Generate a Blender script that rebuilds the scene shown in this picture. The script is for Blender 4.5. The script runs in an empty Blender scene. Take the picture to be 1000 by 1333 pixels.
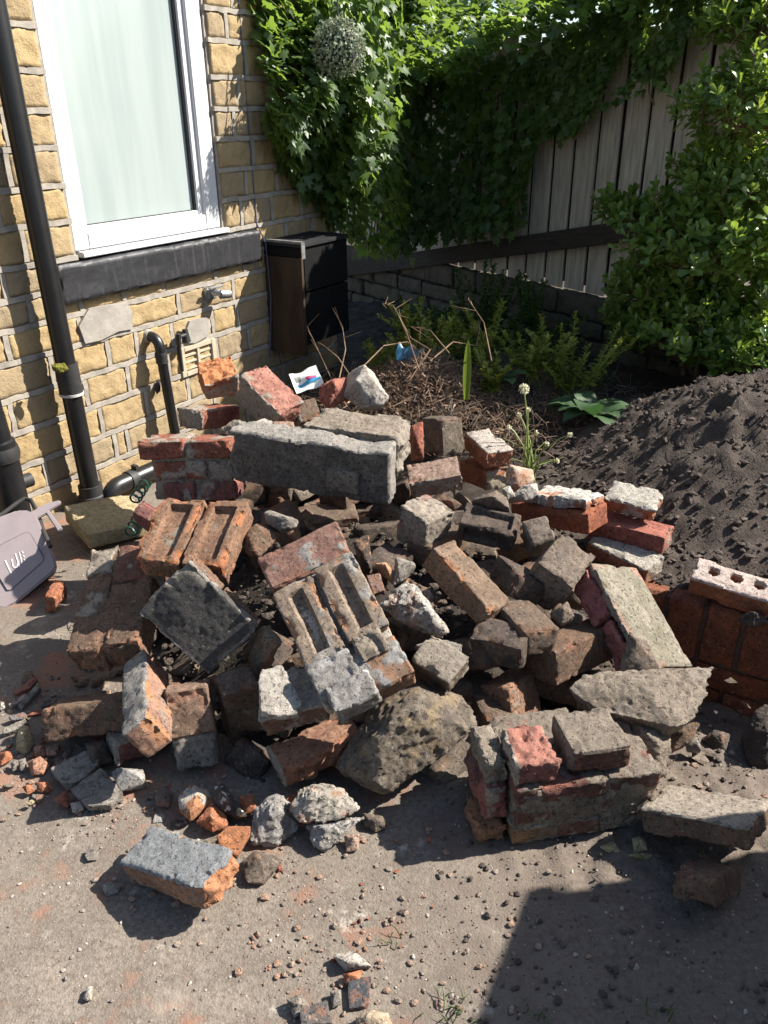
import bpy, bmesh, math, random
import numpy as np
from mathutils import Matrix, Vector
C = bpy.context.scene.collection
# ---------------------------------------------------------------- camera, sky, sun, exposure
F, CX, CY, H = 1053.0, 500.0, 666.5, 1.43
_p, _r = math.radians(26.5), math.radians(-0.62)
FW = np.array([0, math.cos(_p), -math.sin(_p)])
_r0 = np.array([1.0, 0, 0]); _u0 = np.array([0, math.sin(_p), math.cos(_p)])
RT = math.cos(_r)*_r0 + math.sin(_r)*_u0
UP = -math.sin(_r)*_r0 + math.cos(_r)*_u0
O = np.array([0, 0, H])
cam = bpy.data.objects.new('camera', bpy.data.cameras.new('camera'))
C.objects.link(cam); bpy.context.scene.camera = cam
cam.matrix_world = Matrix([[RT[i], UP[i], -FW[i], O[i]] for i in range(3)] + [[0, 0, 0, 1]])
cam.data.sensor_fit = 'VERTICAL'; cam.data.sensor_height = 36; cam.data.sensor_width = 27
cam.data.lens = F/1333*36; cam.data.clip_start = 0.05; cam.data.clip_end = 400
AZ, EL = math.radians(78), math.radians(42)
SUN = Vector((math.sin(AZ)*math.cos(EL), math.cos(AZ)*math.cos(EL), math.sin(EL)))
w = bpy.data.worlds.new('World'); bpy.context.scene.world = w; w.use_nodes = True
nt = w.node_tree
sky = nt.nodes.new('ShaderNodeTexSky'); sky.sky_type = 'NISHITA'; sky.sun_disc = False
sky.sun_elevation = EL; sky.sun_rotation = AZ
bg = nt.nodes['Background']; bg.inputs['Strength'].default_value = 0.075
nt.links.new(sky.outputs['Color'], bg.inputs['Color'])
sl = bpy.data.lights.new('sun', 'SUN'); sl.energy = 5.0; sl.angle = math.radians(0.5); sl.color = (1.0, 0.945, 0.87)
so = bpy.data.objects.new('sun', sl); C.objects.link(so)
so.rotation_euler = SUN.to_track_quat('Z', 'Y').to_euler()
vs = bpy.context.scene.view_settings
vs.view_transform = 'Standard'; vs.look = 'None'; vs.exposure = 1.4; vs.gamma = 1.0; vs.use_curve_mapping = False
bpy.context.scene.cycles.max_bounces = 6

rng = np.random.RandomState(7); random.seed(7)
# ---------------------------------------------------------------- helpers: projection, noise, materials
def ray(x, y):
    d = FW + (x-CX)/F*RT - (y-CY)/F*UP
    return d/np.linalg.norm(d)
def gz(x, y, z=0.0):
    d = ray(x, y); return O + d*((z-O[2])/d[2])
def onplane(x, y, P, n):
    d = ray(x, y); return O + d*(((P-O) @ n)/(d @ n))
def ongy(x, y, Y):
    d = ray(x, y); return O + d*(Y/d[1])
ZM = {'A2': (0, 350, .35), 'A5': (170, 440, .36), 'A6': (480, 440, .52), 'B1': (0, 680, .35), 'B2': (160, 620, .3), 'B3': (320, 650, .32),
      'B4': (480, 530, .34), 'B5': (580, 780, .42), 'B6': (320, 850, .36), 'B7': (0, 900, .4), 'B8': (300, 1030, .7), 'M': (0, 0, 1), 'D': (0, 860, .22)}
def zp(z, q):
    o = ZM[z]; return (o[0]+q[0]*o[2], o[1]+q[1]*o[2])

def _h(ix, iy, iz, s):
    h = (ix.astype(np.int64)*374761393 + iy.astype(np.int64)*668265263 + iz.astype(np.int64)*2147483647 + s*144269504) & 0xffffffff
    h = ((h ^ (h >> 13))*1274126177) & 0xffffffff
    h = ((h ^ (h >> 16))*2246822519) & 0xffffffff
    return ((h ^ (h >> 15)) & 0xffff)/32767.5 - 1.0
def vnoise(P, s=0):
    P = np.asarray(P, float); i = np.floor(P); f = P-i; f = f*f*(3-2*f); i = i.astype(np.int64)
    r = 0
    for a in (0, 1):
        wa = f[:, 0] if a else 1-f[:, 0]
        for b in (0, 1):
            wb = f[:, 1] if b else 1-f[:, 1]
            for c in (0, 1):
                wc = f[:, 2] if c else 1-f[:, 2]
                r = r + wa*wb*wc*_h(i[:, 0]+a, i[:, 1]+b, i[:, 2]+c, s)
    return r
def fbm(P, s=0, o=3):
    r = 0; a = 1.0; t = 0
    for k in range(o):
        r = r + a*vnoise(P*(2.03**k) + 17.3*k + s*3.1, s+k); t += a; a *= .5
    return r/t*1.4
def sstep(x, a, b):
    t = np.clip((x-a)/(b-a), 0, 1); return t*t*(3-2*t)

class NT:
    def __init__(s, name):
        s.m = bpy.data.materials.new(name); s.m.use_nodes = True; s.t = s.m.node_tree
        s.b = s.t.nodes['Principled BSDF']; s.out = s.t.nodes['Material Output']
    def n(s, ty, **k):
        x = s.t.nodes.new(ty)
        for a, v in k.items():
            if a in x.inputs.keys(): x.inputs[a].default_value = v
            else: setattr(x, a, v)
        return x
    def l(s, a, b): s.t.links.new(a, b)
    def coords(s, rand=True):
        tc = s.n('ShaderNodeTexCoord')
        if not rand: return tc.outputs['Object']
        oi = s.n('ShaderNodeObjectInfo'); mu = s.n('ShaderNodeMath', operation='MULTIPLY'); s.l(oi.outputs['Random'], mu.inputs[0]); mu.inputs[1].default_value = 40
        ad = s.n('ShaderNodeVectorMath', operation='ADD'); s.l(tc.outputs['Object'], ad.inputs[0]); s.l(mu.outputs[0], ad.inputs[1])
        return ad.outputs[0]
    def noise(s, co, scale, detail=4, rough=.6):
        x = s.n('ShaderNodeTexNoise'); x.inputs['Scale'].default_value = scale; x.inputs['Detail'].default_value = detail; x.inputs['Roughness'].default_value = rough
        s.l(co, x.inputs['Vector']); return x.outputs['Fac']
    def ramp(s, f, a, b, lo=0.0, hi=1.0):
        x = s.n('ShaderNodeMapRange'); x.interpolation_type = 'SMOOTHSTEP'
        for i, v in zip((1, 2, 3, 4), (a, b, lo, hi)): x.inputs[i].default_value = v
        s.l(f, x.inputs[0]); return x.outputs[0]
    def math(s, op, a, b):
        x = s.n('ShaderNodeMath', operation=op)
        for i, v in enumerate((a, b)):
            if isinstance(v, (int, float)): x.inputs[i].default_value = v
            else: s.l(v, x.inputs[i])
        return x.outputs[0]
    def mix(s, f, a, b, bt='MIX'):
        x = s.n('ShaderNodeMix', data_type='RGBA', blend_type=bt)
        for i, v in ((0, f), (6, a), (7, b)):
            if isinstance(v, (int, float)): x.inputs[i].default_value = v
            elif isinstance(v, tuple): x.inputs[i].default_value = (*v, 1)
            else: s.l(v, x.inputs[i])
        return x.outputs[2]
    def attr(s, name):
        x = s.n('ShaderNodeAttribute'); x.attribute_name = name; return x.outputs['Fac']
    def bump(s, h, strength, dist):
        x = s.n('ShaderNodeBump'); x.inputs['Strength'].default_value = strength; x.inputs['Distance'].default_value = dist
        s.l(h, x.inputs['Height']); s.l(x.outputs[0], s.b.inputs['Normal']); return x

_mc = {}
def masonry(c1, c2, chip=(.33, .15, .085), mort=(.37, .315, .25), dirt=.35, dirtc=(.148, .108, .074), name='weathered_brick'):
    key = (c1, c2, chip, mort, dirt, dirtc)
    if key in _mc: return _mc[key]
    m = NT(name); co = m.coords()
    n1 = m.noise(co, 15, 6, .68); n2 = m.noise(co, 62, 6, .74); n3 = m.noise(co, 330, 4, .75)
    col = m.mix(m.ramp(n1, .38, .62), tuple(min(.6, v*1.18) for v in c1), tuple(v*1.12 for v in c2))
    col = m.mix(m.ramp(n2, .30, .72, 0, .55), col, tuple(v*.45 for v in c2))
    # fired-clay freshness on broken edges
    cf = m.math('MULTIPLY', m.attr('chip'), m.ramp(n2, .3, .55, .35, 1))
    col = m.mix(cf, col, chip)
    vo = m.n('ShaderNodeTexVoronoi'); vo.inputs['Scale'].default_value = 190; m.l(co, vo.inputs['Vector'])
    col = m.mix(m.ramp(vo.outputs['Distance'], .30, .12, 0, .45), col, m.mix(m.ramp(vo.outputs['Color'], .35, .65), tuple(v*.25 for v in c2), tuple(min(.6, v*1.5+.05) for v in c1)))
    # grime and dust
    d = m.ramp(m.math('ADD', m.math('MULTIPLY', m.noise(co, 21, 6, .65), .7), m.math('MULTIPLY', n2, .3)), .62-.3*dirt, .78-.3*dirt)
    col = m.mix(m.math('MULTIPLY', d, .66), col, dirtc)
    # mortar
    mf = m.ramp(m.math('ADD', m.attr('mort'), m.math('MULTIPLY', m.math('SUBTRACT', m.math('ADD', m.math('MULTIPLY', n2, .6), m.math('MULTIPLY', n3, .4)), .5), 2.0)), .42, .60)
    mc = m.mix(m.ramp(n2, .3, .7), mort, tuple(v*.62 for v in mort))
    mc = m.mix(m.ramp(n3, .55, .75, 0, .6), mc, tuple(v*.35 for v in mort))
    col = m.mix(mf, col, mc)
    col = m.mix(m.ramp(n3, .40, .68, 0, .42), col, (.035, .028, .022))
    pit = m.noise(co, 120, 3, .6); pk = m.ramp(pit, .585, .66); col = m.mix(m.math('MULTIPLY', pk, .5), col, (.03, .025, .02))
    lt = m.ramp(m.noise(co, 95, 4, .7), .60, .70, 0, .4); col = m.mix(lt, col, tuple(min(.6, v*1.25+.03) for v in mort))
    m.l(col, m.b.inputs['Base Color']); m.b.inputs['Roughness'].default_value = .93; m.b.inputs['Specular IOR Level'].default_value = .25
    h = m.math('SUBTRACT', m.math('ADD', m.math('MULTIPLY', n2, .7), m.math('MULTIPLY', n3, .55)), m.math('MULTIPLY', pk, .5)); m.bump(h, 1.0, .006)
    _mc[key] = m.m; return m.m
def plain(name, col, rough=.5, spec=.5, var=.25, scale=30, bump=.0, stretch=None, dark=None, coat=0):
    m = NT(name); co = m.coords()
    if stretch:
        mp = m.n('ShaderNodeMapping'); mp.inputs['Scale'].default_value = stretch; m.l(co, mp.inputs['Vector']); co = mp.outputs[0]
    n1 = m.noise(co, scale, 5, .65)
    c = m.mix(m.ramp(n1, .3, .75), tuple(col), dark or tuple(v*(1-var) for v in col))
    m.l(c, m.b.inputs['Base Color']); m.b.inputs['Roughness'].default_value = rough; m.b.inputs['Specular IOR Level'].default_value = spec
    if coat: m.b.inputs['Coat Weight'].default_value = coat
    if bump: m.bump(m.noise(co, scale*3, 5, .7), bump, .004)
    return m.m
def leafmat(name, ca, cb, rough=.35, trans=.35, tcol=None, spec=.5):
    m = NT(name)
    g = m.n('ShaderNodeNewGeometry'); oi = m.n('ShaderNodeObjectInfo')
    f = m.math('FRACT', m.math('ADD', g.outputs['Random Per Island'], oi.outputs['Random']), 0)
    c = m.mix(f, ca, cb)
    m.l(c, m.b.inputs['Base Color']); m.b.inputs['Roughness'].default_value = rough; m.b.inputs['Specular IOR Level'].default_value = spec
    t = m.n('ShaderNodeBsdfTranslucent'); tc = tcol or tuple(min(1, v*1.7) for v in cb); t.inputs['Color'].default_value = (*tc, 1)
    x = m.n('ShaderNodeMixShader'); x.inputs[0].default_value = trans
    m.l(m.b.outputs[0], x.inputs[1]); m.l(t.outputs[0], x.inputs[2]); m.l(x.outputs[0], m.out.inputs['Surface'])
    return m.m

# ---------------------------------------------------------------- helpers: objects
def tag(o, label=None, cat=None, group=None, kind=None):
    if label: o['label'] = label
    if cat: o['category'] = cat
    if group: o['group'] = group
    if kind: o['kind'] = kind
    return o
def empty(name, label, cat, M=None, group=None):
    o = bpy.data.objects.new(name, None); C.objects.link(o); o.empty_display_size = .05
    if M is not None: o.matrix_world = M
    return tag(o, label, cat, group)
def link(name, me, mat=None, parent=None, M=None):
    o = bpy.data.objects.new(name, me); C.objects.link(o)
    if mat is not None and len(me.materials) == 0: me.materials.append(mat)
    if parent is not None:
        o.parent = parent
        if M is not None: o.matrix_local = M
    elif M is not None: o.matrix_world = M
    return o
def mesh(name, V, Fc, smooth=False):
    me = bpy.data.meshes.new(name); me.from_pydata([tuple(map(float, v)) for v in V], [], [tuple(map(int, f)) for f in Fc]); me.update()
    if smooth: me.polygons.foreach_set('use_smooth', [True]*len(me.polygons))
    return me
def M4(R, t):
    R = np.asarray(R); return Matrix([[R[i][0], R[i][1], R[i][2], t[i]] for i in range(3)] + [[0, 0, 0, 1]])
T3 = lambda x, y, z: Matrix.Translation((float(x), float(y), float(z)))
class MB:
    """collects primitives into one mesh"""
    def __init__(s): s.V = []; s.F = []
    def add(s, V, Fc):
        k = len(s.V); s.V += [tuple(v) for v in V]; s.F += [tuple(i+k for i in f) for f in Fc]
    def box(s, lo, hi, M=None):
        V = [Vector((x, y, z)) for x in (lo[0], hi[0]) for y in (lo[1], hi[1]) for z in (lo[2], hi[2])]
        if M is not None: V = [M @ v for v in V]
        s.add(V, [(0, 1, 3, 2), (4, 6, 7, 5), (0, 4, 5, 1), (2, 3, 7, 6), (0, 2, 6, 4), (1, 5, 7, 3)])
    def tube(s, pts, r, n=12, cap=True):
        pts = [Vector(p) for p in pts]; rs = r if isinstance(r, (list, tuple)) else [r]*len(pts)
        V = []; up = None
        for i, p in enumerate(pts):
            t = (pts[min(i+1, len(pts)-1)]-pts[max(i-1, 0)]).normalized()
            if up is None: up = t.orthogonal().normalized()
            up = (up-t*up.dot(t)).normalized(); b = t.cross(up)
            V += [p+(up*math.cos(a)+b*math.sin(a))*rs[i] for a in [2*math.pi*k/n for k in range(n)]]
        Fc = [(i*n+k, i*n+(k+1) % n, (i+1)*n+(k+1) % n, (i+1)*n+k) for i in range(len(pts)-1) for k in range(n)]
        if cap: Fc += [tuple(range(n))[::-1], tuple((len(pts)-1)*n+k for k in range(n))]
        s.add(V, Fc)
    def build(s, name, mat, parent=None, M=None, smooth=False, bevel=0):
        me = mesh(name, s.V, s.F, False)
        bm = bmesh.new(); bm.from_mesh(me); bmesh.ops.recalc_face_normals(bm, faces=bm.faces)
        if bevel: bmesh.ops.bevel(bm, geom=list(bm.edges), offset=bevel, segments=2, affect='EDGES', clamp_overlap=True)
        bm.to_mesh(me); bm.free()
        if smooth:
            me.polygons.foreach_set('use_smooth', [True]*len(me.polygons))
            me.set_sharp_from_angle(angle=math.radians(45))
        return link(name, me, mat, parent, M)
def arc(c, a0, a1, r, ux, uy, n=8):
    c = Vector(c); ux = Vector(ux); uy = Vector(uy)
    return [c+(ux*math.cos(a)+uy*math.sin(a))*r for a in np.linspace(a0, a1, n)]

# remeshed solids: a coarse closed shape, voxel-remeshed once for all of them, then weathered in numpy
JOBS = []
def solid(name, V, Fc, voxel, mat, post, parent=None, M=None):
    o = link(name, mesh(name, V, Fc), mat, parent, M)
    md = o.modifiers.new('r', 'REMESH'); md.mode = 'VOXEL'; md.voxel_size = voxel; md.use_smooth_shade = True
    JOBS.append((o, post, mat)); return o
def flush():
    bpy.context.view_layer.update(); dg = bpy.context.evaluated_depsgraph_get()
    for o, post, mat in JOBS:
        me = bpy.data.meshes.new_from_object(o.evaluated_get(dg)); n = len(me.vertices)
        P = np.empty(n*3); me.vertices.foreach_get('co', P); P = P.reshape(-1, 3)
        N = np.empty(n*3); me.vertices.foreach_get('normal', N); N = N.reshape(-1, 3)
        P, at = post(P, N)
        me.vertices.foreach_set('co', P.ravel())
        for k, v in at.items():
            a = me.attributes.new(k, 'FLOAT', 'POINT'); a.data.foreach_set('value', np.ascontiguousarray(v, dtype=np.float32))
        me.polygons.foreach_set('use_smooth', [True]*len(me.polygons)); me.update()
        me.set_sharp_from_angle(angle=math.radians(32)); me.name = o.name
        o.modifiers.clear(); old = o.data; o.data = me; bpy.data.meshes.remove(old)
        if not me.materials: me.materials.append(mat)
    JOBS.clear()
BOXF = [(0, 1, 3, 2), (4, 6, 7, 5), (0, 4, 5, 1), (2, 3, 7, 6), (0, 2, 6, 4), (1, 5, 7, 3)]
def boxv(h): return [(x*h[0], y*h[1], z*h[2]) for x in (-1, 1) for y in (-1, 1) for z in (-1, 1)]
_seed = [100]
def weather_box(h, sg, rough=.0019, warp=.004, mort={}, brk=(), frog=(), holes=None, knock=0, edge=.018, grooves=None, chipc=.35, frogw=.58):
    """h half sizes; sg: sign of the near side on each axis; faces: ab ac bc near the camera corner, AB AC BC opposite"""
    _seed[0] += 7; s = _seed[0]; h = np.array(h); rr = np.random.RandomState(s)
    def fk(f):
        ax = {'ab': 2, 'ac': 1, 'bc': 0}[f.lower()]; return ax, sg[ax]*(1 if f.islower() else -1)
    cuts = []
    for k in range(knock):
        c = rr.choice([-1, 1], 3); nn = c/h*rr.uniform(.5, 1.5, 3); nn /= np.linalg.norm(nn)
        cuts.append((nn, (nn*c*h).sum()*rr.uniform(.84, .96)))
    def post(P, N):
        Q = P.copy()
        at = {'mort': np.zeros(len(P)), 'chip': np.zeros(len(P))}
        dist = h-np.abs(P); sd = np.sort(dist, 1)
        e = np.clip(sd[:, 1], 0, 1)
        for nn, d in cuts:
            t = P @ nn-d; k = t > 0; Q[k] -= t[k, None]*nn; at['chip'][k] = 1
        Q += warp*np.stack([fbm(P*9, s+i, 2) for i in range(3)], 1)
        for f in brk:
            ax, sn = fk(f); wt = sstep(dist[:, ax]*0+P[:, ax]*sn, h[ax]-.035, h[ax]-.004)
            Q[:, ax] -= sn*wt*(.002+.020*(fbm(P*14, s+5)+.4*fbm(P*45, s+8)))
            at['chip'] = np.maximum(at['chip'], sstep(P[:, ax]*sn, h[ax]-.012, h[ax]-.004))
        disp = rough*(.55*fbm(P*34, s+1)+.75*fbm(P*95, s+2, 3))
        cn = fbm(P*24, s+3)
        ch = sstep(cn, .12, .34)*np.clip(1.15-e/edge, 0, 1)
        disp -= .0075*ch; disp -= .0015*np.clip(1-e/.006, 0, 1)
        at['chip'] = np.maximum(at['chip'], np.clip(ch*1.6, 0, 1)*chipc*2)
        mn = fbm(P*21, s+4, 5)*.5+.5
        for f, amt in mort.items():
            ax, sn = fk(f); near = sstep(P[:, ax]*sn, h[ax]-.012, h[ax]-.003)
            k = near*np.clip((amt-mn)/.55+.5, 0, 1); at['mort'] = np.maximum(at['mort'], k)
        disp += sstep(at['mort'], .35, .7)*(.0016+.0012*fbm(P*80, s+6, 4))
        for f in frog:
            ax, sn = fk(f); o = [i for i in range(3) if i != ax]; o.sort(key=lambda i: -h[i])
            u, v = P[:, o[0]], P[:, o[1]]; top = sstep(P[:, ax]*sn, h[ax]-.006, h[ax]-.001)
            k = sstep(h[o[0]]*.80-np.abs(u), 0, .006)*sstep(h[o[1]]*frogw-np.abs(v), 0, .007)
            Q[:, ax] -= sn*top*k*.016; at['chip'] = at['chip']*(1-top*k); at['mort'] = at['mort']*(1-.6*top*k)
        if holes:
            f, cs, r = holes; ax, sn = fk(f); o = [i for i in range(3) if i != ax]
            for cu, cv in cs:
                k = sstep(r-np.hypot(P[:, o[0]]-cu, P[:, o[1]]-cv), 0, .004)*sstep(P[:, ax]*sn, h[ax]-.006, h[ax]-.001)
                Q[:, ax] -= sn*k*.035; at['mort'] *= (1-k)
        if grooves:
            f, axu, per, dep = grooves; ax, sn = fk(f)
            k = sstep(P[:, ax]*sn, h[ax]-.006, h[ax]-.001); Q[:, ax] -= sn*k*dep*sstep(np.abs(np.sin(P[:, axu]*math.pi/per)), .2, .9)
        return Q+N*disp[:, None], at
    return post
def weather_rock(size, rough=1.0, mort=0.0, pit=0.0, ncut=7):
    _seed[0] += 7; s = _seed[0]; rr = np.random.RandomState(s)
    def post(P, N):
        k = 1/size; r0 = np.linalg.norm(P, axis=1).max()
        P = P.copy()
        for q in range(ncut):
            nn = rr.normal(0, 1, 3); nn /= np.linalg.norm(nn); t = P @ nn; dd = t.max()*rr.uniform(.84, .98); t = t-dd; kk = t > 0
            P[kk] -= t[kk, None]*nn*.92
        rough_ = rough*min(1, (.07/size)**.6)
        d = size*rough_*(.022*fbm(P*k*3.5, s)+.020*fbm(P*k*9, s+1)+.014*fbm(P*k*24, s+2, 4))
        if pit: d -= pit*sstep(fbm(P*75, s+9, 3), .1, .7)
        m = np.clip((mort-(fbm(P*k*4, s+3)*.5+.5))/.15+.5, 0, 1) if mort else np.zeros(len(P))
        ch = sstep(fbm(P*k*5, s+4), .1, .5)*.6
        return P+N*d[:, None], {'mort': m, 'chip': ch}
    return post
def frame(n):
    v = np.array(FIT[n]); o, R, d = v[:3], v[3:12].reshape(3, 3).T.copy(), v[12:]
    c = o+R @ (d/2); sg = np.array([-1, -1, -1])
    if np.linalg.det(R) < 0: R[:, 2] *= -1; sg[2] = 1
    return M4(R, c), d, sg
def brick(n, label, mat, voxel=.0045, cat='brick', name='brick', group=None, **k):
    M, d, sg = frame(n)
    o = solid(name, boxv(d/2), BOXF, voxel, mat, weather_box(d/2, sg, **k), None, M)
    return tag(o, label, cat, group)
def chunk(n, name, label, cat, parts, voxel=.0045):
    """parts: (name, a0,a1,b0,b1,c0,c1, material, options) measured in metres from the corner nearest the camera"""
    M, d, sg = frame(n); root = empty(name, label, cat, M)
    for p in parts:
        lo = np.array([p[1], p[3], p[5]]); hi = np.array([p[2], p[4], p[6]])
        h = (hi-lo)/2; c = (lo+hi)/2-d/2; c = c*(-sg)
        opt = dict(p[8]) if len(p) > 8 else {}
        solid(p[0], boxv(h), BOXF, opt.pop('voxel', voxel), p[7], weather_box(h, sg, **opt), root, T3(*c))
    return root, d
def hullmesh(pts):
    bm = bmesh.new()
    for p in pts: bm.verts.new([float(v) for v in p])
    r = bmesh.ops.convex_hull(bm, input=bm.verts)
    bmesh.ops.delete(bm, geom=[g for g in r['geom_interior'] if isinstance(g, bmesh.types.BMVert)], context='VERTS')
    bm.verts.index_update(); V = [tuple(v.co) for v in bm.verts]; Fc = [tuple(v.index for v in f.verts) for f in bm.faces]; bm.free(); return V, Fc
def rock(zoom, pts, z0, name, label, cat, mat, bulge=.35, thick=.5, up=.5, group=None, rough=1.0, mort=0, pit=0, parent=None, flat=False, cuts=None):
    px = np.array([zp(zoom, q) for q in pts]); cpx = px.mean(0); c = gz(cpx[0], cpx[1], z0)
    v = O-c; v /= np.linalg.norm(v); n = v*(1-up)+np.array([0, 0, 1])*up; n /= np.linalg.norm(n)
    W = (np.array([onplane(x, y, c, n) for x, y in px])-c)*(1.0 if flat else 1.07)
    size = math.sqrt(np.linalg.norm(W, axis=1).mean()**2*math.pi)
    rr = np.random.RandomState(int(cpx[0]*7+cpx[1]*13))
    pp = list(W)
    if flat:
        pp = list(W+n*thick*size*.25)+list(W*1.02-n*thick*size*.75)
    else:
        k = len(W)
        for q in range(rr.randint(2, 4)): a = W[rr.randint(k)]*.5+W[rr.randint(k)]*.3; pp.append(a*rr.uniform(.2, .9)+n*size*bulge*rr.uniform(.7, 1.25))
        for q in range(4): a = W[(q*k)//4]; pp.append(a*rr.uniform(.5, .95)-n*size*thick*rr.uniform(.6, 1.2))
    V, Fc = hullmesh(pp)
    o = solid(name, V, Fc, min(.005, max(.0018, size/22)), mat, weather_rock(size, rough, mort, pit, cuts or (2 if flat or pit else 3)), parent, T3(*c))
    return tag(o, label, cat, group)
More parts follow.
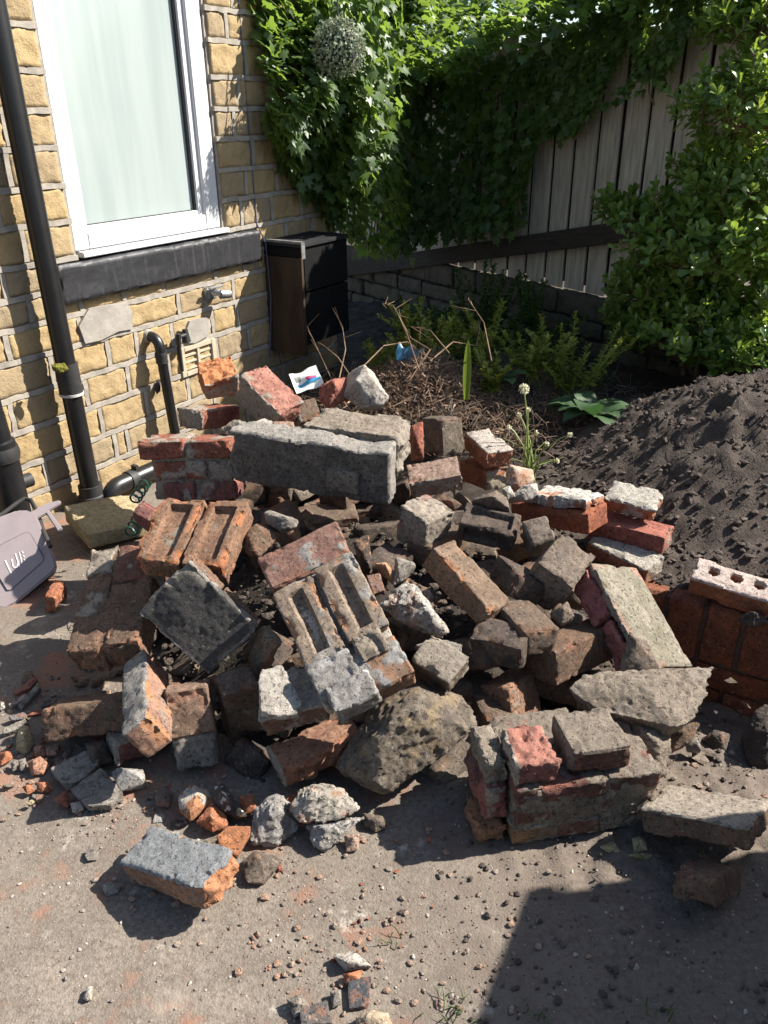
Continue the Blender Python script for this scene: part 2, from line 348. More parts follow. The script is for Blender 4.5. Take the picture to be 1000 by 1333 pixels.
FIT={
't1':(-0.6284,2.759,0.5725,0.9316,0.3614,0.0386,-0.3408,0.8317,0.4383,-0.1263,0.4215,-0.8980,0.1243,0.1253,0.09052),
't2':(-0.619,2.626,0.5145,-0.8408,0.5348,-0.0836,0.5404,0.8202,-0.1879,-0.0320,-0.2032,-0.9786,0.1293,0.193,0.06779),
't3':(-0.486,2.684,0.621,0.6761,-0.5203,-0.5217,0.6683,0.7313,0.1368,-0.3103,0.4411,-0.8421,0.2088,0.1122,0.1226),
't5':(-0.3131,2.709,0.5193,-0.4635,0.6342,-0.6189,0.8295,0.5562,-0.0512,0.3118,-0.5371,-0.7838,0.1142,0.08832,0.0787),
'slab':(0.01974,2.144,0.5498,-0.9657,0.2533,0.0563,0.2564,0.9648,0.0576,-0.0397,0.0701,-0.9967,0.4906,0.2268,0.1739),
'lb':(-0.4966,2.349,0.5191,-0.9986,0.0441,-0.0274,0.0487,0.9792,-0.1971,0.0181,-0.1982,-0.9800,0.2575,0.3406,0.1945),
'l1':(-0.8362,1.718,0.1696,-0.0272,0.9412,0.3367,0.9859,-0.0304,0.1647,0.1652,0.3364,-0.9271,0.3532,0.1978,0.08977),
'l2':(-0.3106,1.637,0.3068,-0.7006,0.2178,0.6795,-0.7131,-0.2473,-0.6560,-0.0252,0.9442,-0.3285,0.237,0.1751,0.09539),
'l3':(-0.6043,1.676,0.2212,-0.8037,-0.2679,-0.5313,0.5342,0.0687,-0.8426,0.2622,-0.9610,0.0879,0.07147,0.09438,0.2988),
'l4':(-0.5244,1.519,0.2057,0.9799,0.1908,0.0583,-0.1475,0.8896,-0.4323,0.1343,-0.4150,-0.8999,0.1065,0.08245,0.1935),
'l5':(-0.8461,1.56,0.1204,0.9862,0.0293,0.1627,0.0478,0.8916,-0.4502,0.1583,-0.4518,-0.8780,0.2302,0.1157,0.08236),
'l6':(-0.6463,1.478,0.08132,0.8317,0.5483,-0.0881,-0.5518,0.7981,-0.2419,0.0623,-0.2497,-0.9663,0.1273,0.08194,0.05619),
'y0':(-1.053,2.541,0.08924,-0.6091,0.7869,0.0994,0.7796,0.6170,-0.1075,-0.1459,0.0120,-0.9892,0.2406,0.2518,0.06284),
'ld':(-0.675,2.123,0.3414,-0.8833,0.2584,0.3910,0.4231,0.7986,0.4280,-0.2017,0.5435,-0.8148,0.07571,0.05674,0.08474),
'lo':(-1.038,2.167,0.06283,-0.9947,-0.0011,0.1033,0.0001,0.9999,0.0123,-0.1033,0.0122,-0.9946,0.03516,0.09647,0.06619),
'n1':(-0.3553,1.049,0.1196,-0.8351,0.4864,-0.2569,0.4854,0.8713,0.0718,0.2588,-0.0648,-0.9638,0.2335,0.0975,0.06597),
'c1':(-0.1292,1.362,0.261,-0.4129,0.8143,0.4080,0.9024,0.3048,0.3047,0.1237,0.4940,-0.8606,0.4566,0.2159,0.07285),
'c2':(-0.3679,1.985,0.4773,-0.9756,0.2187,-0.0178,-0.1966,-0.9073,-0.3718,0.0974,0.3593,-0.9281,0.2465,0.229,0.07604),
'c4':(-0.2693,1.616,0.2658,-0.5766,0.7380,0.3504,-0.4154,0.1045,-0.9036,0.7035,0.6666,-0.2463,0.06776,0.1252,0.03575),
'c5':(-0.2852,1.407,0.2141,0.9755,0.1007,0.1956,-0.1212,0.9880,0.0959,0.1836,0.1173,-0.9760,0.1518,0.1442,0.05427),
'c6':(-0.381,1.51,0.1918,0.8956,0.4410,0.0589,-0.4436,0.8745,0.1962,-0.0351,0.2019,-0.9788,0.089,0.07567,0.2001),
'c7':(-0.2385,1.368,0.1011,0.8881,0.4404,0.1314,-0.4185,0.8931,-0.1652,0.1901,-0.0917,-0.9775,0.2109,0.1102,0.06297),
'c9':(0.1464,1.485,0.2476,-0.7989,0.5571,0.2268,0.5965,0.6854,0.4177,0.0773,0.4690,-0.8798,0.1084,0.08135,0.0727),
'c11':(0.2604,1.663,0.3213,-0.5985,0.6733,0.4340,0.7185,0.6908,-0.0810,-0.3544,0.2634,-0.8973,0.232,0.08718,0.07706),
'c12':(0.2092,2.035,0.3805,0.9471,-0.2985,-0.1178,0.3127,0.9409,0.1298,-0.0721,0.1598,-0.9845,0.1637,0.1104,0.06285),
'c13':(0.1219,2.025,0.3875,-0.6789,0.7156,0.1645,0.7213,0.6918,-0.0329,-0.1374,0.0963,-0.9858,0.1111,0.1165,0.1205),
'c14':(0.4087,1.954,0.3469,-0.2883,0.7657,0.5749,0.9567,0.2048,0.2070,0.0407,0.6097,-0.7916,0.08094,0.0715,0.09739),
'c15':(0.4792,1.749,0.3314,0.5461,0.8186,0.1781,-0.7712,0.4083,0.4884,-0.3270,0.4040,-0.8543,0.1541,0.1103,0.1287),
'c17':(0.4104,1.608,0.2429,0.8151,0.5768,-0.0547,-0.5735,0.7899,-0.2172,0.0821,-0.2085,-0.9746,0.2222,0.08659,0.09669),
'c18':(0.2946,1.562,0.1669,-0.7255,0.6006,-0.3361,0.6706,0.7267,-0.1489,0.1548,-0.3334,-0.9300,0.08509,0.1307,0.1063),
'r1':(0.2394,1.158,0.2525,0.9501,0.2583,-0.1747,-0.3106,0.8345,-0.4552,-0.0282,-0.4867,-0.8731,0.3489,0.215,0.1141),
'r3':(0.6292,1.575,0.2228,-0.2795,0.8518,0.4432,0.8187,0.4526,-0.3535,-0.5016,0.2640,-0.8238,0.31,0.1865,0.07581),
'r4':(0.5378,1.255,0.09668,0.7902,-0.5295,0.3084,0.6119,0.7094,-0.3498,0.0335,-0.4652,-0.8846,0.2187,0.1738,0.05186),
'r5':(0.6198,1.058,0.1066,-0.6483,0.6714,-0.3589,0.7608,0.5890,-0.2725,0.0284,-0.4498,-0.8927,0.08964,0.1129,0.05559),
'u1':(0.2011,2.627,0.4755,-0.5636,0.7888,-0.2451,0.8253,0.5500,-0.1278,0.0340,-0.2743,-0.9610,0.108,0.1022,0.1277),
'u2':(0.3501,2.544,0.3837,-0.3016,0.9522,0.0486,0.9531,0.3024,-0.0086,-0.0229,0.0437,-0.9988,0.1935,0.09864,0.06636),
'u3':(0.3587,2.565,0.306,-0.4515,0.8811,-0.1407,0.8917,0.4514,-0.0341,0.0335,-0.1408,-0.9895,0.1826,0.08852,0.07825),
'u5':(0.07933,2.342,0.3614,0.9879,0.0256,0.1528,-0.0653,0.9632,0.2608,0.1405,0.2676,-0.9532,0.171,0.09952,0.06463),
'u6':(0.6078,2.163,0.3392,-0.7183,0.6740,-0.1725,0.6913,0.7194,-0.0674,0.0786,-0.1677,-0.9827,0.2755,0.122,0.06841),
'u7a':(0.842,2.228,0.3147,-0.8618,0.5059,0.0372,0.5025,0.8414,0.1990,0.0694,0.1902,-0.9793,0.1698,0.1057,0.04968),
'u7b':(0.8562,2.16,0.2514,-0.8424,0.5384,0.0227,0.5362,0.8417,-0.0629,-0.0529,-0.0409,-0.9978,0.2382,0.1033,0.06439),
'u7c':(0.7801,2.086,0.1845,-0.6514,0.7565,0.0584,0.7543,0.6374,0.1570,0.0815,0.1464,-0.9859,0.2164,0.09744,0.07625),
'u8':(0.8749,1.987,0.2179,0.8557,-0.5158,-0.0412,0.5099,0.8269,0.2371,0.0882,0.2240,-0.9706,0.2947,0.09438,0.06951),
}
# ---------------------------------------------------------------- materials
RED = masonry((.30, .10, .06), (.19, .065, .042), dirt=.15)
ORANGE = masonry((.42, .17, .085), (.30, .11, .06), chip=(.5, .2, .08), dirt=.1)
BROWN = masonry((.20, .115, .072), (.125, .078, .054), dirt=.55)
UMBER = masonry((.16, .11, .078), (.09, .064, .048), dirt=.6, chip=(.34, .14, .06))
GREYB = masonry((.20, .16, .125), (.12, .095, .075), dirt=.5, chip=(.25, .16, .1))
PLUM = masonry((.24, .085, .07), (.13, .06, .055), dirt=.4, chip=(.3, .11, .08))
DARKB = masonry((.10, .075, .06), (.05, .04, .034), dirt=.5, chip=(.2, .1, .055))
MORT = masonry((.27, .222, .17), (.19, .155, .118), chip=(.28, .24, .195), dirt=.35, dirtc=(.14, .115, .09), name='lime_mortar')
PALEM = masonry((.45, .41, .35), (.36, .32, .27), chip=(.46, .42, .36), dirt=.08, name='pale_mortar')
CONC = masonry((.175, .152, .125), (.115, .10, .083), chip=(.2, .18, .15), mort=(.34, .31, .27), dirt=.45, dirtc=(.10, .09, .078), name='old_concrete')
BITU = masonry((.075, .071, .066), (.060, .057, .054), chip=(.30, .26, .2), mort=(.32, .29, .25), dirt=.0, dirtc=(.05, .048, .046), name='black_screed')
GSTONE = masonry((.27, .24, .20), (.175, .155, .13), chip=(.3, .27, .24), dirt=.3, name='grey_stone')
YSTONE = masonry((.42, .345, .20), (.36, .285, .155), chip=(.46, .37, .22), dirt=.1, dirtc=(.25, .18, .1), name='yellow_stone')
BSTONE = masonry((.205, .168, .128), (.118, .098, .078), chip=(.3, .22, .12), dirt=.45, name='brown_stone')
GMORT = masonry((.33, .31, .28), (.21, .195, .175), chip=(.42, .41, .4), dirt=.15, dirtc=(.17, .16, .15), name='grey_mortar')
WOODG = plain('grey_weathered_timber', (.50, .435, .35), .85, .2, .45, 6, .5, (9, 9, .7))
WOODD = plain('dark_timber_and_gap_shade', (.05, .040, .032), .8, .25, .5, 8, .4, (1, 8, 8))
BLACKP = plain('black_pipe_plastic', (.012, .012, .0125), .38, .5, .4, 14, .12)
BLACKD = plain('dusty_black_plastic', (.03, .029, .028), .6, .4, .5, 25, .2)
UPVC = plain('white_upvc', (.60, .60, .60), .3, .5, .05, 4)
METAL = plain('galvanised_metal', (.45, .45, .45), .35, .5, .5, 40); METAL.node_tree.nodes['Principled BSDF'].inputs['Metallic'].default_value = .6
GASK = plain('black_gasket', (.02, .02, .02), .5)
TWIG = plain('dead_twig_bark', (.22, .145, .09), .85, .2, .6, 20)
STEMG = plain('green_stem', (.20, .26, .07), .5, .4, .3, 20)

# ---------------------------------------------------------------- ground
def smax(a, b, k=.05): return np.log(np.exp(a/k)+np.exp(b/k))*k
UW = np.array([.8564, -.5163]); E0 = np.array([.72, 2.085])          # line of the brick edging
def mound_h(x, y):
    q = ((x-.0)/.86)**2+((y-2.12)/.80)**2
    return .36*np.clip(1-q, -1, 1)
def ground_h(x, y):
    P = np.stack([x, y, x*0], 1)
    z = .004*fbm(P*3, 11)+.0012*fbm(P*22, 12)+.0014*fbm(P*70, 13, 2)
    dirt = sstep(x, .05, .5)*sstep(y, .8, 1.1)
    z = z+dirt*(.012*fbm(P*9, 14)+.013*fbm(P*28, 15, 3))
    # trench dug out along the edging
    d = -((x-E0[0])*.5163+(y-E0[1])*.8564)
    a = (x-E0[0])*.8564-(y-E0[1])*.5163
    z = z-.19*sstep(d, .42, .12)*sstep(a, -.05, .2)*(1+.12*fbm(P*8, 16))
    return z
def grid(name, x0, x1, y0, y1, st, hf, mat, kind='structure', extra=None):
    xs = np.arange(x0, x1+st/2, st); ys = np.arange(y0, y1+st/2, st); X, Y = np.meshgrid(xs, ys)
    Z = hf(X.ravel(), Y.ravel()); V = np.stack([X.ravel(), Y.ravel(), Z], 1)
    nx, ny = len(xs), len(ys); i = np.arange(nx*ny).reshape(ny, nx)
    Fc = np.stack([i[:-1, :-1].ravel(), i[:-1, 1:].ravel(), i[1:, 1:].ravel(), i[1:, :-1].ravel()], 1)
    me = bpy.data.meshes.new(name); me.vertices.add(len(V)); me.vertices.foreach_set('co', V.ravel())
    me.loops.add(Fc.size); me.loops.foreach_set('vertex_index', Fc.ravel()); me.polygons.add(len(Fc))
    me.polygons.foreach_set('loop_start', np.arange(0, Fc.size, 4)); me.polygons.foreach_set('loop_total', np.full(len(Fc), 4))
    me.polygons.foreach_set('use_smooth', [True]*len(Fc)); me.update(calc_edges=True)
    o = link(name, me, mat); return tag(o, kind=kind)
def ground_mat():
    m = NT('dusty_tarmac'); co = m.coords(False)
    n0 = m.noise(co, 1.6, 4); n1 = m.noise(co, 9, 5, .65); n2 = m.noise(co, 90, 4, .7); n3 = m.noise(co, 420, 2, .6)
    col = m.mix(m.ramp(n1, .3, .7), (.215, .182, .147), (.15, .126, .102))
    col = m.mix(m.ramp(n2, .38, .74), col, (.10, .082, .065))
    vo = m.n('ShaderNodeTexVoronoi'); vo.inputs['Scale'].default_value = 210; m.l(co, vo.inputs['Vector'])
    col = m.mix(m.ramp(vo.outputs['Distance'], .26, .08, 0, .75), col, m.mix(m.ramp(vo.outputs['Color'], .3, .7), (.09, .08, .07), (.42, .36, .29)))
    col = m.mix(m.ramp(n0, .35, .68, 0, .45), col, (.115, .095, .076)); col = m.mix(m.ramp(m.noise(co, 4, 5, .7), .58, .7, 0, .5), col, (.30, .255, .205))
    # brick dust and spilt lime
    sx = m.n('ShaderNodeSeparateXYZ'); m.l(co, sx.inputs[0])
    dust = m.math('MULTIPLY', m.ramp(m.noise(co, 4.5, 5, .65), .52, .66), m.ramp(sx.outputs[0], .35, -.1))
    col = m.mix(m.math('MULTIPLY', dust, .6), col, (.30, .13, .075))
    lime = m.math('MULTIPLY', m.ramp(m.noise(co, 6.3, 6, .72), .57, .70), m.ramp(m.noise(co, 60, 3), .4, .6))
    col = m.mix(m.math('MULTIPLY', lime, .7), col, (.44, .40, .34))
    # soil trodden over the right side
    soil = m.math('MULTIPLY', m.ramp(m.math('ADD', sx.outputs[0], m.math('MULTIPLY', m.math('SUBTRACT', n1, .5), .8)), -.02, .40), .85)
    col = m.mix(soil, col, m.mix(m.ramp(n2, .3, .7), (.085, .066, .052), (.15, .122, .098)))
    m.l(col, m.b.inputs['Base Color']); m.b.inputs['Roughness'].default_value = .95; m.b.inputs['Specular IOR Level'].default_value = .2
    m.bump(m.math('ADD', m.math('MULTIPLY', n2, .6), m.math('ADD', m.math('MULTIPLY', n3, .35), m.math('MULTIPLY', vo.outputs['Distance'], -.5))), .42, .005)
    return m.m
def soil_mat(name='dark_soil', a=(.052, .041, .034), b=(.095, .076, .062)):
    m = NT(name); co = m.coords(False); n1 = m.noise(co, 14, 5, .65); n2 = m.noise(co, 120, 4, .7)
    col = m.mix(m.ramp(n1, .3, .7), a, b); col = m.mix(m.ramp(n2, .35, .7, 0, .5), col, tuple(v*.5 for v in a))
    col = m.mix(m.ramp(m.noise(co, 70, 2, .5), .68, .74, 0, .5), col, (.2, .17, .14))
    m.l(col, m.b.inputs['Base Color']); m.b.inputs['Roughness'].default_value = .97; m.b.inputs['Specular IOR Level'].default_value = .15
    m.bump(n2, .9, .008); return m.m
GROUND = ground_mat(); SOIL = soil_mat()
PEBBLE = leafmat('mixed_grit', (.12, .10, .085), (.40, .35, .29), .9, 0.0, spec=.2)
CLODM = leafmat('soil_clods', (.05, .040, .033), (.105, .085, .070), .95, 0.0, spec=.15)
grid('ground', -1.75, 1.75, .62, 3.9, .0125, ground_h, GROUND)
far = MB(); far.add([(-60, -60, -.26), (60, -60, -.26), (60, 60, -.26), (-60, 60, -.26)], [(0, 1, 2, 3)])
tag(far.build('far_ground', GROUND), kind='structure')

def bed_h(x, y):
    P = np.stack([x, y, x*0], 1)
    d = (x-E0[0])*.5163+(y-E0[1])*.8564                         # distance behind the edging
    z = -.05+.17*sstep(d, -.02, .06)+.03*fbm(P*2.5, 31)
    left = sstep(x, -.05, .45); z = z*left+(1-left)*(-.03+.14*sstep(y, 2.9, 3.5))
    hp = np.exp(-(((x-1.54)/.74)**2)**1.5-(((y-2.86)/.60)**2)**1.3)
    z = z+.37*hp+(.026*hp+.012)*fbm(P*7, 32)+(.020*hp+.010)*fbm(P*19, 33)+(.020*hp+.008)*fbm(P*46, 34, 3)
    cut = sstep((x-E0[0])*.5163+(y-E0[1])*.8564, .012, .03)
    return np.where(cut > 0, z, -.25)
o = grid('soil_bed', -.45, 3.1, 1.15, 6.3, .02, bed_h, SOIL)
me = o.data; bm = bmesh.new(); bm.from_mesh(me)
bmesh.ops.delete(bm, geom=[v for v in bm.verts if v.co.z < -.24], context='VERTS'); bm.to_mesh(me); bm.free()
tag(grid('rubble_gap_shade', -.95, .95, 1.25, 3.0, .02, lambda x, y: mound_h(x, y)-.13+.03*fbm(np.stack([x, y, x*0], 1)*14, 41), soil_mat('rubble_gap_shade', (.03, .025, .021), (.055, .045, .037))), kind='structure')  # rubble mound under the pile, deep gap shade put into its near-black colour

def scatter(name, pts, sizes, mat, squash=.65, seed=3, sub=1):
    """many little stones joined: nobody could count them"""
    bm = bmesh.new(); bmesh.ops.create_icosphere(bm, subdivisions=sub, radius=1); base = np.array([v.co for v in bm.verts]); Fb = np.array([[v.index for v in f.verts] for f in bm.faces]); bm.free()
    rr = np.random.RandomState(seed); n = len(pts); k = len(base)
    sc = rr.uniform(.6, 1.3, (n, 3)); sc[:, 2] *= squash
    jit = 1+rr.uniform(-.28, .28, (n, k, 1)); V = base[None]*jit*sc[:, None]*np.asarray(sizes)[:, None, None]
    a = rr.uniform(0, 6.28, n); ca, sa = np.cos(a), np.sin(a)
    V = np.stack([V[..., 0]*ca[:, None]-V[..., 1]*sa[:, None], V[..., 0]*sa[:, None]+V[..., 1]*ca[:, None], V[..., 2]], 2)+np.asarray(pts)[:, None]
    Fc = (Fb[None]+(np.arange(n)*k)[:, None, None]).reshape(-1, 3)
    me = bpy.data.meshes.new(name); me.from_pydata(V.reshape(-1, 3), [], Fc); me.update()
    o = link(name, me, mat); return tag(o, kind='stuff')
n = 5200; x = rng.uniform(-1.1, 1.0, n); y = .7+rng.beta(1.3, 1.6, n)*2.2
z = ground_h(x, y); s = .0011+.0035*rng.rand(n)**5+.0006*rng.rand(n)
o = scatter('grit', np.stack([x, y, z+s*.3], 1), s, PEBBLE)
n = 900; a = rng.normal(0, 1, (n, 2)); cen = [(-.95, 1.62, .14, .13), (-.75, 1.42, .16, .08), (-.25, 1.18, .2, .10), (.1, 1.0, .22, .10), (-.1, .95, .12, .1), (.75, 1.5, .2, .15), (-.55, 1.35, .15, .06)]
ci = rng.randint(0, len(cen), n); cc = np.array(cen)[ci]; x = cc[:, 0]+a[:, 0]*cc[:, 2]; y = cc[:, 1]+a[:, 1]*cc[:, 3]; s = .002+.007*rng.rand(n)**3
scatter('rubble_crumbs', np.stack([x, y, ground_h(x, y)+s*.4], 1), s, masonry((.36, .2, .13), (.3, .26, .21), dirt=.3), seed=5)
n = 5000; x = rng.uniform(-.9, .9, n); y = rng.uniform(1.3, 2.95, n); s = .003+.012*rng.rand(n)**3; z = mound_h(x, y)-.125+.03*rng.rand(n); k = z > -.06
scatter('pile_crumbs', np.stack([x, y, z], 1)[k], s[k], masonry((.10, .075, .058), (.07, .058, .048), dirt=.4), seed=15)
n = 14000; x = rng.uniform(.55, 2.3, n); y = rng.uniform(1.75, 3.6, n); z = bed_h(x, y); k = z > -.1; x, y, z = x[k], y[k], z[k]
s = .002+.012*rng.rand(len(x))**7
scatter('soil_clods', np.stack([x, y, z+s*.35], 1), s, CLODM, .8, 8)
n = 3000; x = rng.uniform(.1, 1.2, n); y = rng.uniform(.8, 1.95, n); s = .0013+.007*rng.rand(n)**6; z = ground_h(x, y)
scatter('dirt_crumbs', np.stack([x, y, z+s*.4], 1), s, CLODM, .8, 9)

# ---------------------------------------------------------------- house wall
WD = np.array([.5373, .8434, 0]); WN = np.array([.8434, -.5373, 0]); WP = np.array([-1.2312, 3.0522, 0])
WM = Matrix([[WD[0], -WN[0], 0, WP[0]], [WD[1], -WN[1], 0, WP[1]], [0, 0, 1, 0], [0, 0, 0, 1]])      # local x along, -y out of the wall, z up
def wpx(x, y, off=0.0):
    p = onplane(x, y, WP+WN*off, WN); return float((p-WP) @ WD), float(p[2])
def stone_mat():
    m = NT('yellow_sandstone'); co = m.coords(); oi = m.n('ShaderNodeObjectInfo')
    n1 = m.noise(co, 9, 5); n2 = m.noise(co, 60, 5, .7); n3 = m.noise(co, 22, 4)
    col = m.mix(m.ramp(n1, .3, .7), (.405, .30, .16), (.335, .24, .12))
    col = m.mix(m.math('MULTIPLY', m.ramp(oi.outputs['Random'], .3, 1), .75), col, (.25, .205, .145))
    col = m.mix(m.ramp(n2, .35, .75, 0, .45), col, (.24, .16, .075))
    col = m.mix(m.ramp(n3, .58, .8, 0, .5), col, (.26, .21, .15))
    m.l(col, m.b.inputs['Base Color']); m.b.inputs['Roughness'].default_value = .95; m.b.inputs['Specular IOR Level'].default_value = .2
    m.bump(m.math('ADD', n2, m.math('MULTIPLY', m.noise(co, 200, 3), .5)), .8, .006); return m.m
SAND = stone_mat()
POINT = plain('grey_ribbon_mortar', (.345, .31, .26), .95, .2, .35, 25, .5)
house = empty('house_wall', 'yellow sandstone house wall with raised grey ribbon pointing and a white framed window', 'wall', WM)
ZL = [-.03, .106, .2275, .361, .491, .619, .732, .834, .941, 1.069, 1.192, 1.317, 1.436, 1.557, 1.692, 1.805, 1.93, 2.05, 2.17, 2.30]
S0, S1 = -1.25, 1.80
WIN = (.145, .955, .935)                                        # window opening: s0, s1, bottom z
SILL = (.025, 1.165, .782, .925)
back = MB()
back.box((S0, .0, -.25), (S1, .25, SILL[2])); back.box((S0, .0, SILL[2]), (WIN[0], .25, 2.35)); back.box((WIN[1], .0, SILL[2]), (S1, .25, 2.35))
back.box((WIN[0], .12, SILL[2]), (WIN[1], .25, 2.35))
back.build('wall_core', POINT, house)
joint = MB()
def ribbon(p, q, wd=.0215):
    n = max(2, int(math.hypot(q[0]-p[0], q[1]-p[1])/.035)); ax = abs(q[0]-p[0]) > abs(q[1]-p[1])
    V = []
    for i in range(n+1):
        t = i/n; x = p[0]+(q[0]-p[0])*t; z = p[1]+(q[1]-p[1])*t; j = random.uniform(-.0025, .0025); a = wd/2+random.uniform(-.0015, .0025)
        b = wd/2+random.uniform(-.0015, .0025); dep = -.014+random.uniform(-.0025, .002)
        if ax: V += [(x, 0, z+a+j), (x, dep, z+a*.86+j), (x, dep, z-b*.86+j), (x, 0, z-b+j)]
        else: V += [(x+a+j, 0, z), (x+a*.86+j, dep+.0015, z), (x-b*.86+j, dep+.0015, z), (x-b+j, 0, z)]
    Fc = [(i*4+k, i*4+k+1, i*4+k+5, i*4+k+4) for i in range(n) for k in range(3)]+[(0, 1, 2, 3), (n*4+3, n*4+2, n*4+1, n*4)]
    joint.add(V, Fc)
def stone(s0, s1, z0, z1):
    nx, nz = max(4, int((s1-s0)/.012)), max(4, int((z1-z0)/.012)); sd = random.randint(0, 999)
    cx, cz = (s0+s1)/2, (z0+z1)/2; u, v = np.meshgrid(np.linspace(-1, 1, nx+1), np.linspace(-1, 1, nz+1)); u = u.ravel(); v = v.ravel()
    X = u*(s1-s0)/2; Z = v*(z1-z0)/2; P = np.stack([X, Z, X*0+sd], 1)
    edge = np.minimum((s1-s0)/2-np.abs(X), (z1-z0)/2-np.abs(Z))
    D = -(.007+.002*sstep(edge, 0, .006)+.0035*fbm(P*22, sd)+.0055*fbm(P*60, sd+1, 3))
    i = np.arange((nx+1)*(nz+1)).reshape(nz+1, nx+1)
    V = np.stack([X, D, Z], 1); Fc = np.stack([i[:-1, :-1].ravel(), i[:-1, 1:].ravel(), i[1:, 1:].ravel(), i[1:, :-1].ravel()], 1).tolist()
    ring = list(i[0, :])+list(i[1:, -1])+list(i[-1, -2::-1])+list(i[-2:0:-1, 0]); k = len(V)
    V = np.concatenate([V, np.stack([X[ring], X[ring]*0+.002, Z[ring]], 1)])
    Fc += [(ring[(j+1) % len(ring)], ring[j], k+j, k+(j+1) % len(ring)) for j in range(len(ring))]
    link('stone', mesh('stone', V, Fc, True), SAND, house, T3(cx, -.002, cz))
# stone ends seen in the photograph, course by course (distance along the wall)
ENDS = {1: [-.175, .17, .235, .52, .78], 2: [-.32, .12, .368, .62, .86], 3: [-.262, .073, .29, .52, .83, 1.06], 4: [-.061, .209, .36, .565, .82, .99], 5: [-.222, .097, .33, .62, .79, .977],
        6: [-.10, .12, .33, .547, .87, 1.07], 0: [-.28, .05, .4, .75, 1.0]}
REP = [(.10, .325, 5), (.63, .785, 4), (.565, .82, 3)]
random.seed(21)
for c in range(len(ZL)-1):
    z0, z1 = ZL[c], ZL[c+1]; spans = [(S0, S1)]
    if c == 6: spans = [(S0, SILL[0]-.001), (SILL[0]+.001, SILL[1]-.001), (SILL[1]+.001, S1)]
    elif z1 > SILL[2]+.03 and z0 < SILL[3]-.02: spans = [(S0, SILL[0]-.002), (SILL[1]+.002, S1)]
    elif z0 >= SILL[3]-.02: spans = [(S0, WIN[0]-.004), (WIN[1]+.004, S1)]
    for a, b in spans:
        if c in ENDS: cut = [e for e in ENDS[c] if a < e < b]; cut = [a+k*.31+random.uniform(-.05, .05) for k in range(1, 4) if a+k*.31 < (cut[0] if cut else b)-.15]+cut+[max(cut+[1.0])+.3*k for k in range(1, 4) if max(cut+[1.0])+.3*k < b-.1]
        else:
            cut = []; x = a+random.uniform(.12, .3) if a < 0 else None
            if a < 0:
                while x < b-.12: cut.append(x); x += random.uniform(.2, .33)
            else:
                cut = [a+[.17, .23, .12][c % 3]]; x = cut[-1]+.22
                while x < b-.1: cut.append(x); x += random.uniform(.2, .3)
        e = [a]+cut+[b]; zc0, zc1 = z0+.010, z1-.010
        for p, q in zip(e[:-1], e[1:]):
            if q-p < .03: continue
            skip = any(c == r[2] and p >= r[0]-.02 and q <= r[1]+.02 for r in REP)
            if c == 6 and q > SILL[0]+.01 and p < SILL[1]-.01: zt = min(zc1, SILL[2]-.003)
            else: zt = zc1
            if not skip: stone(p+.011 if p > S0 else p, q-.011 if q < S1 else q, zc0, zt)
            if q < b: ribbon((q, z0+.012), (q, min(z1, zt+.012)-.01), .022)
        if c > 0: ribbon((a, z0), (b, z0))
joint.build('ribbon_pointing', POINT, house, smooth=False)
# grey mortar repairs
def patch(s0, s1, z0, z1, name='mortar_repair'):
    pts = [(s0+(s1-s0)*u+random.uniform(-.012, .012), z0+(z1-z0)*v+random.uniform(-.008, .008)) for u, v in ((0, 0), (.35, -.06), (.75, .0), (1, .05), (1.05, .55), (.97, 1), (.6, 1.04), (.2, 1), (-.03, .6))]
    V = [(x, -.022-.003*random.random(), z) for x, z in pts]+[(x*1.0, 0, z) for x, z in pts]; k = len(pts)
    Fc = [tuple(range(k))]+[(i, (i+1) % k, k+(i+1) % k, k+i) for i in range(k)]
    m = MB(); m.add(V, Fc); m.build(name, plain('grey_repair_mortar', (.33, .30, .26), .95, .2, .3, 14, .6), house)
patch(.10, .33, .627, .742); patch(.64, .785, .495, .592)
# stone sill, painted black and worn
sm = NT('worn_black_paint'); co = sm.coords(False); mp = sm.n('ShaderNodeMapping'); mp.inputs['Scale'].default_value = (30, 30, 4); sm.l(co, mp.inputs['Vector'])
c_ = sm.mix(sm.ramp(sm.noise(mp.outputs[0], 1.6, 5, .7), .5, .8), (.013, .013, .015), (.055, .055, .058)); c_ = sm.mix(sm.ramp(sm.noise(co, 40, 5, .7), .62, .75, 0, .4), c_, (.13, .125, .12))
sm.l(c_, sm.b.inputs['Base Color']); sm.b.inputs['Roughness'].default_value = .55; sm.bump(sm.noise(co, 60, 4), .3, .003)
h_ = ((SILL[1]-SILL[0])/2, .08, (SILL[3]-SILL[2])/2)
solid('stone_sill', boxv(h_), BOXF, .009, sm.m, weather_box(np.array(h_), (-1, -1, -1), rough=.0012, warp=.003, knock=0, edge=.01), house, T3((SILL[0]+SILL[1])/2, .035, (SILL[2]+SILL[3])/2))
# window
win = empty('window', 'tall white plastic window with frosted pale green glass above the black sill', 'window', WM)
a, b, zb, zt = WIN[0]+.002, WIN[1]-.006, .958, 2.3; fw = .088
f = MB()
for lo, hi in (((a, .004, zb), (a+fw*.8, .066, zt)), ((b-fw*.98, .004, zb), (b, .066, zt)), ((a+fw*.8, .004, zb), (b-fw*.98, .066, zb+.062)), ((a+fw*.8, .004, zt-.07), (b-fw*.98, .066, zt))): f.box(lo, hi)
f.build('frame', UPVC, win, bevel=.004)
s_ = MB(); i0, i1, iz = a+fw*.8, b-fw*.98, zb+.062
for lo, hi in (((i0-.001, .018, iz-.002), (i0+.016, .06, zt-.07)), ((i1-.030, .018, iz-.002), (i1+.001, .06, zt-.07)), ((i0+.016, .018, iz-.002), (i1-.030, .06, iz+.020))): s_.box(lo, hi)
s_.build('glazing_bead', UPVC, win, bevel=.003)
g_ = MB()
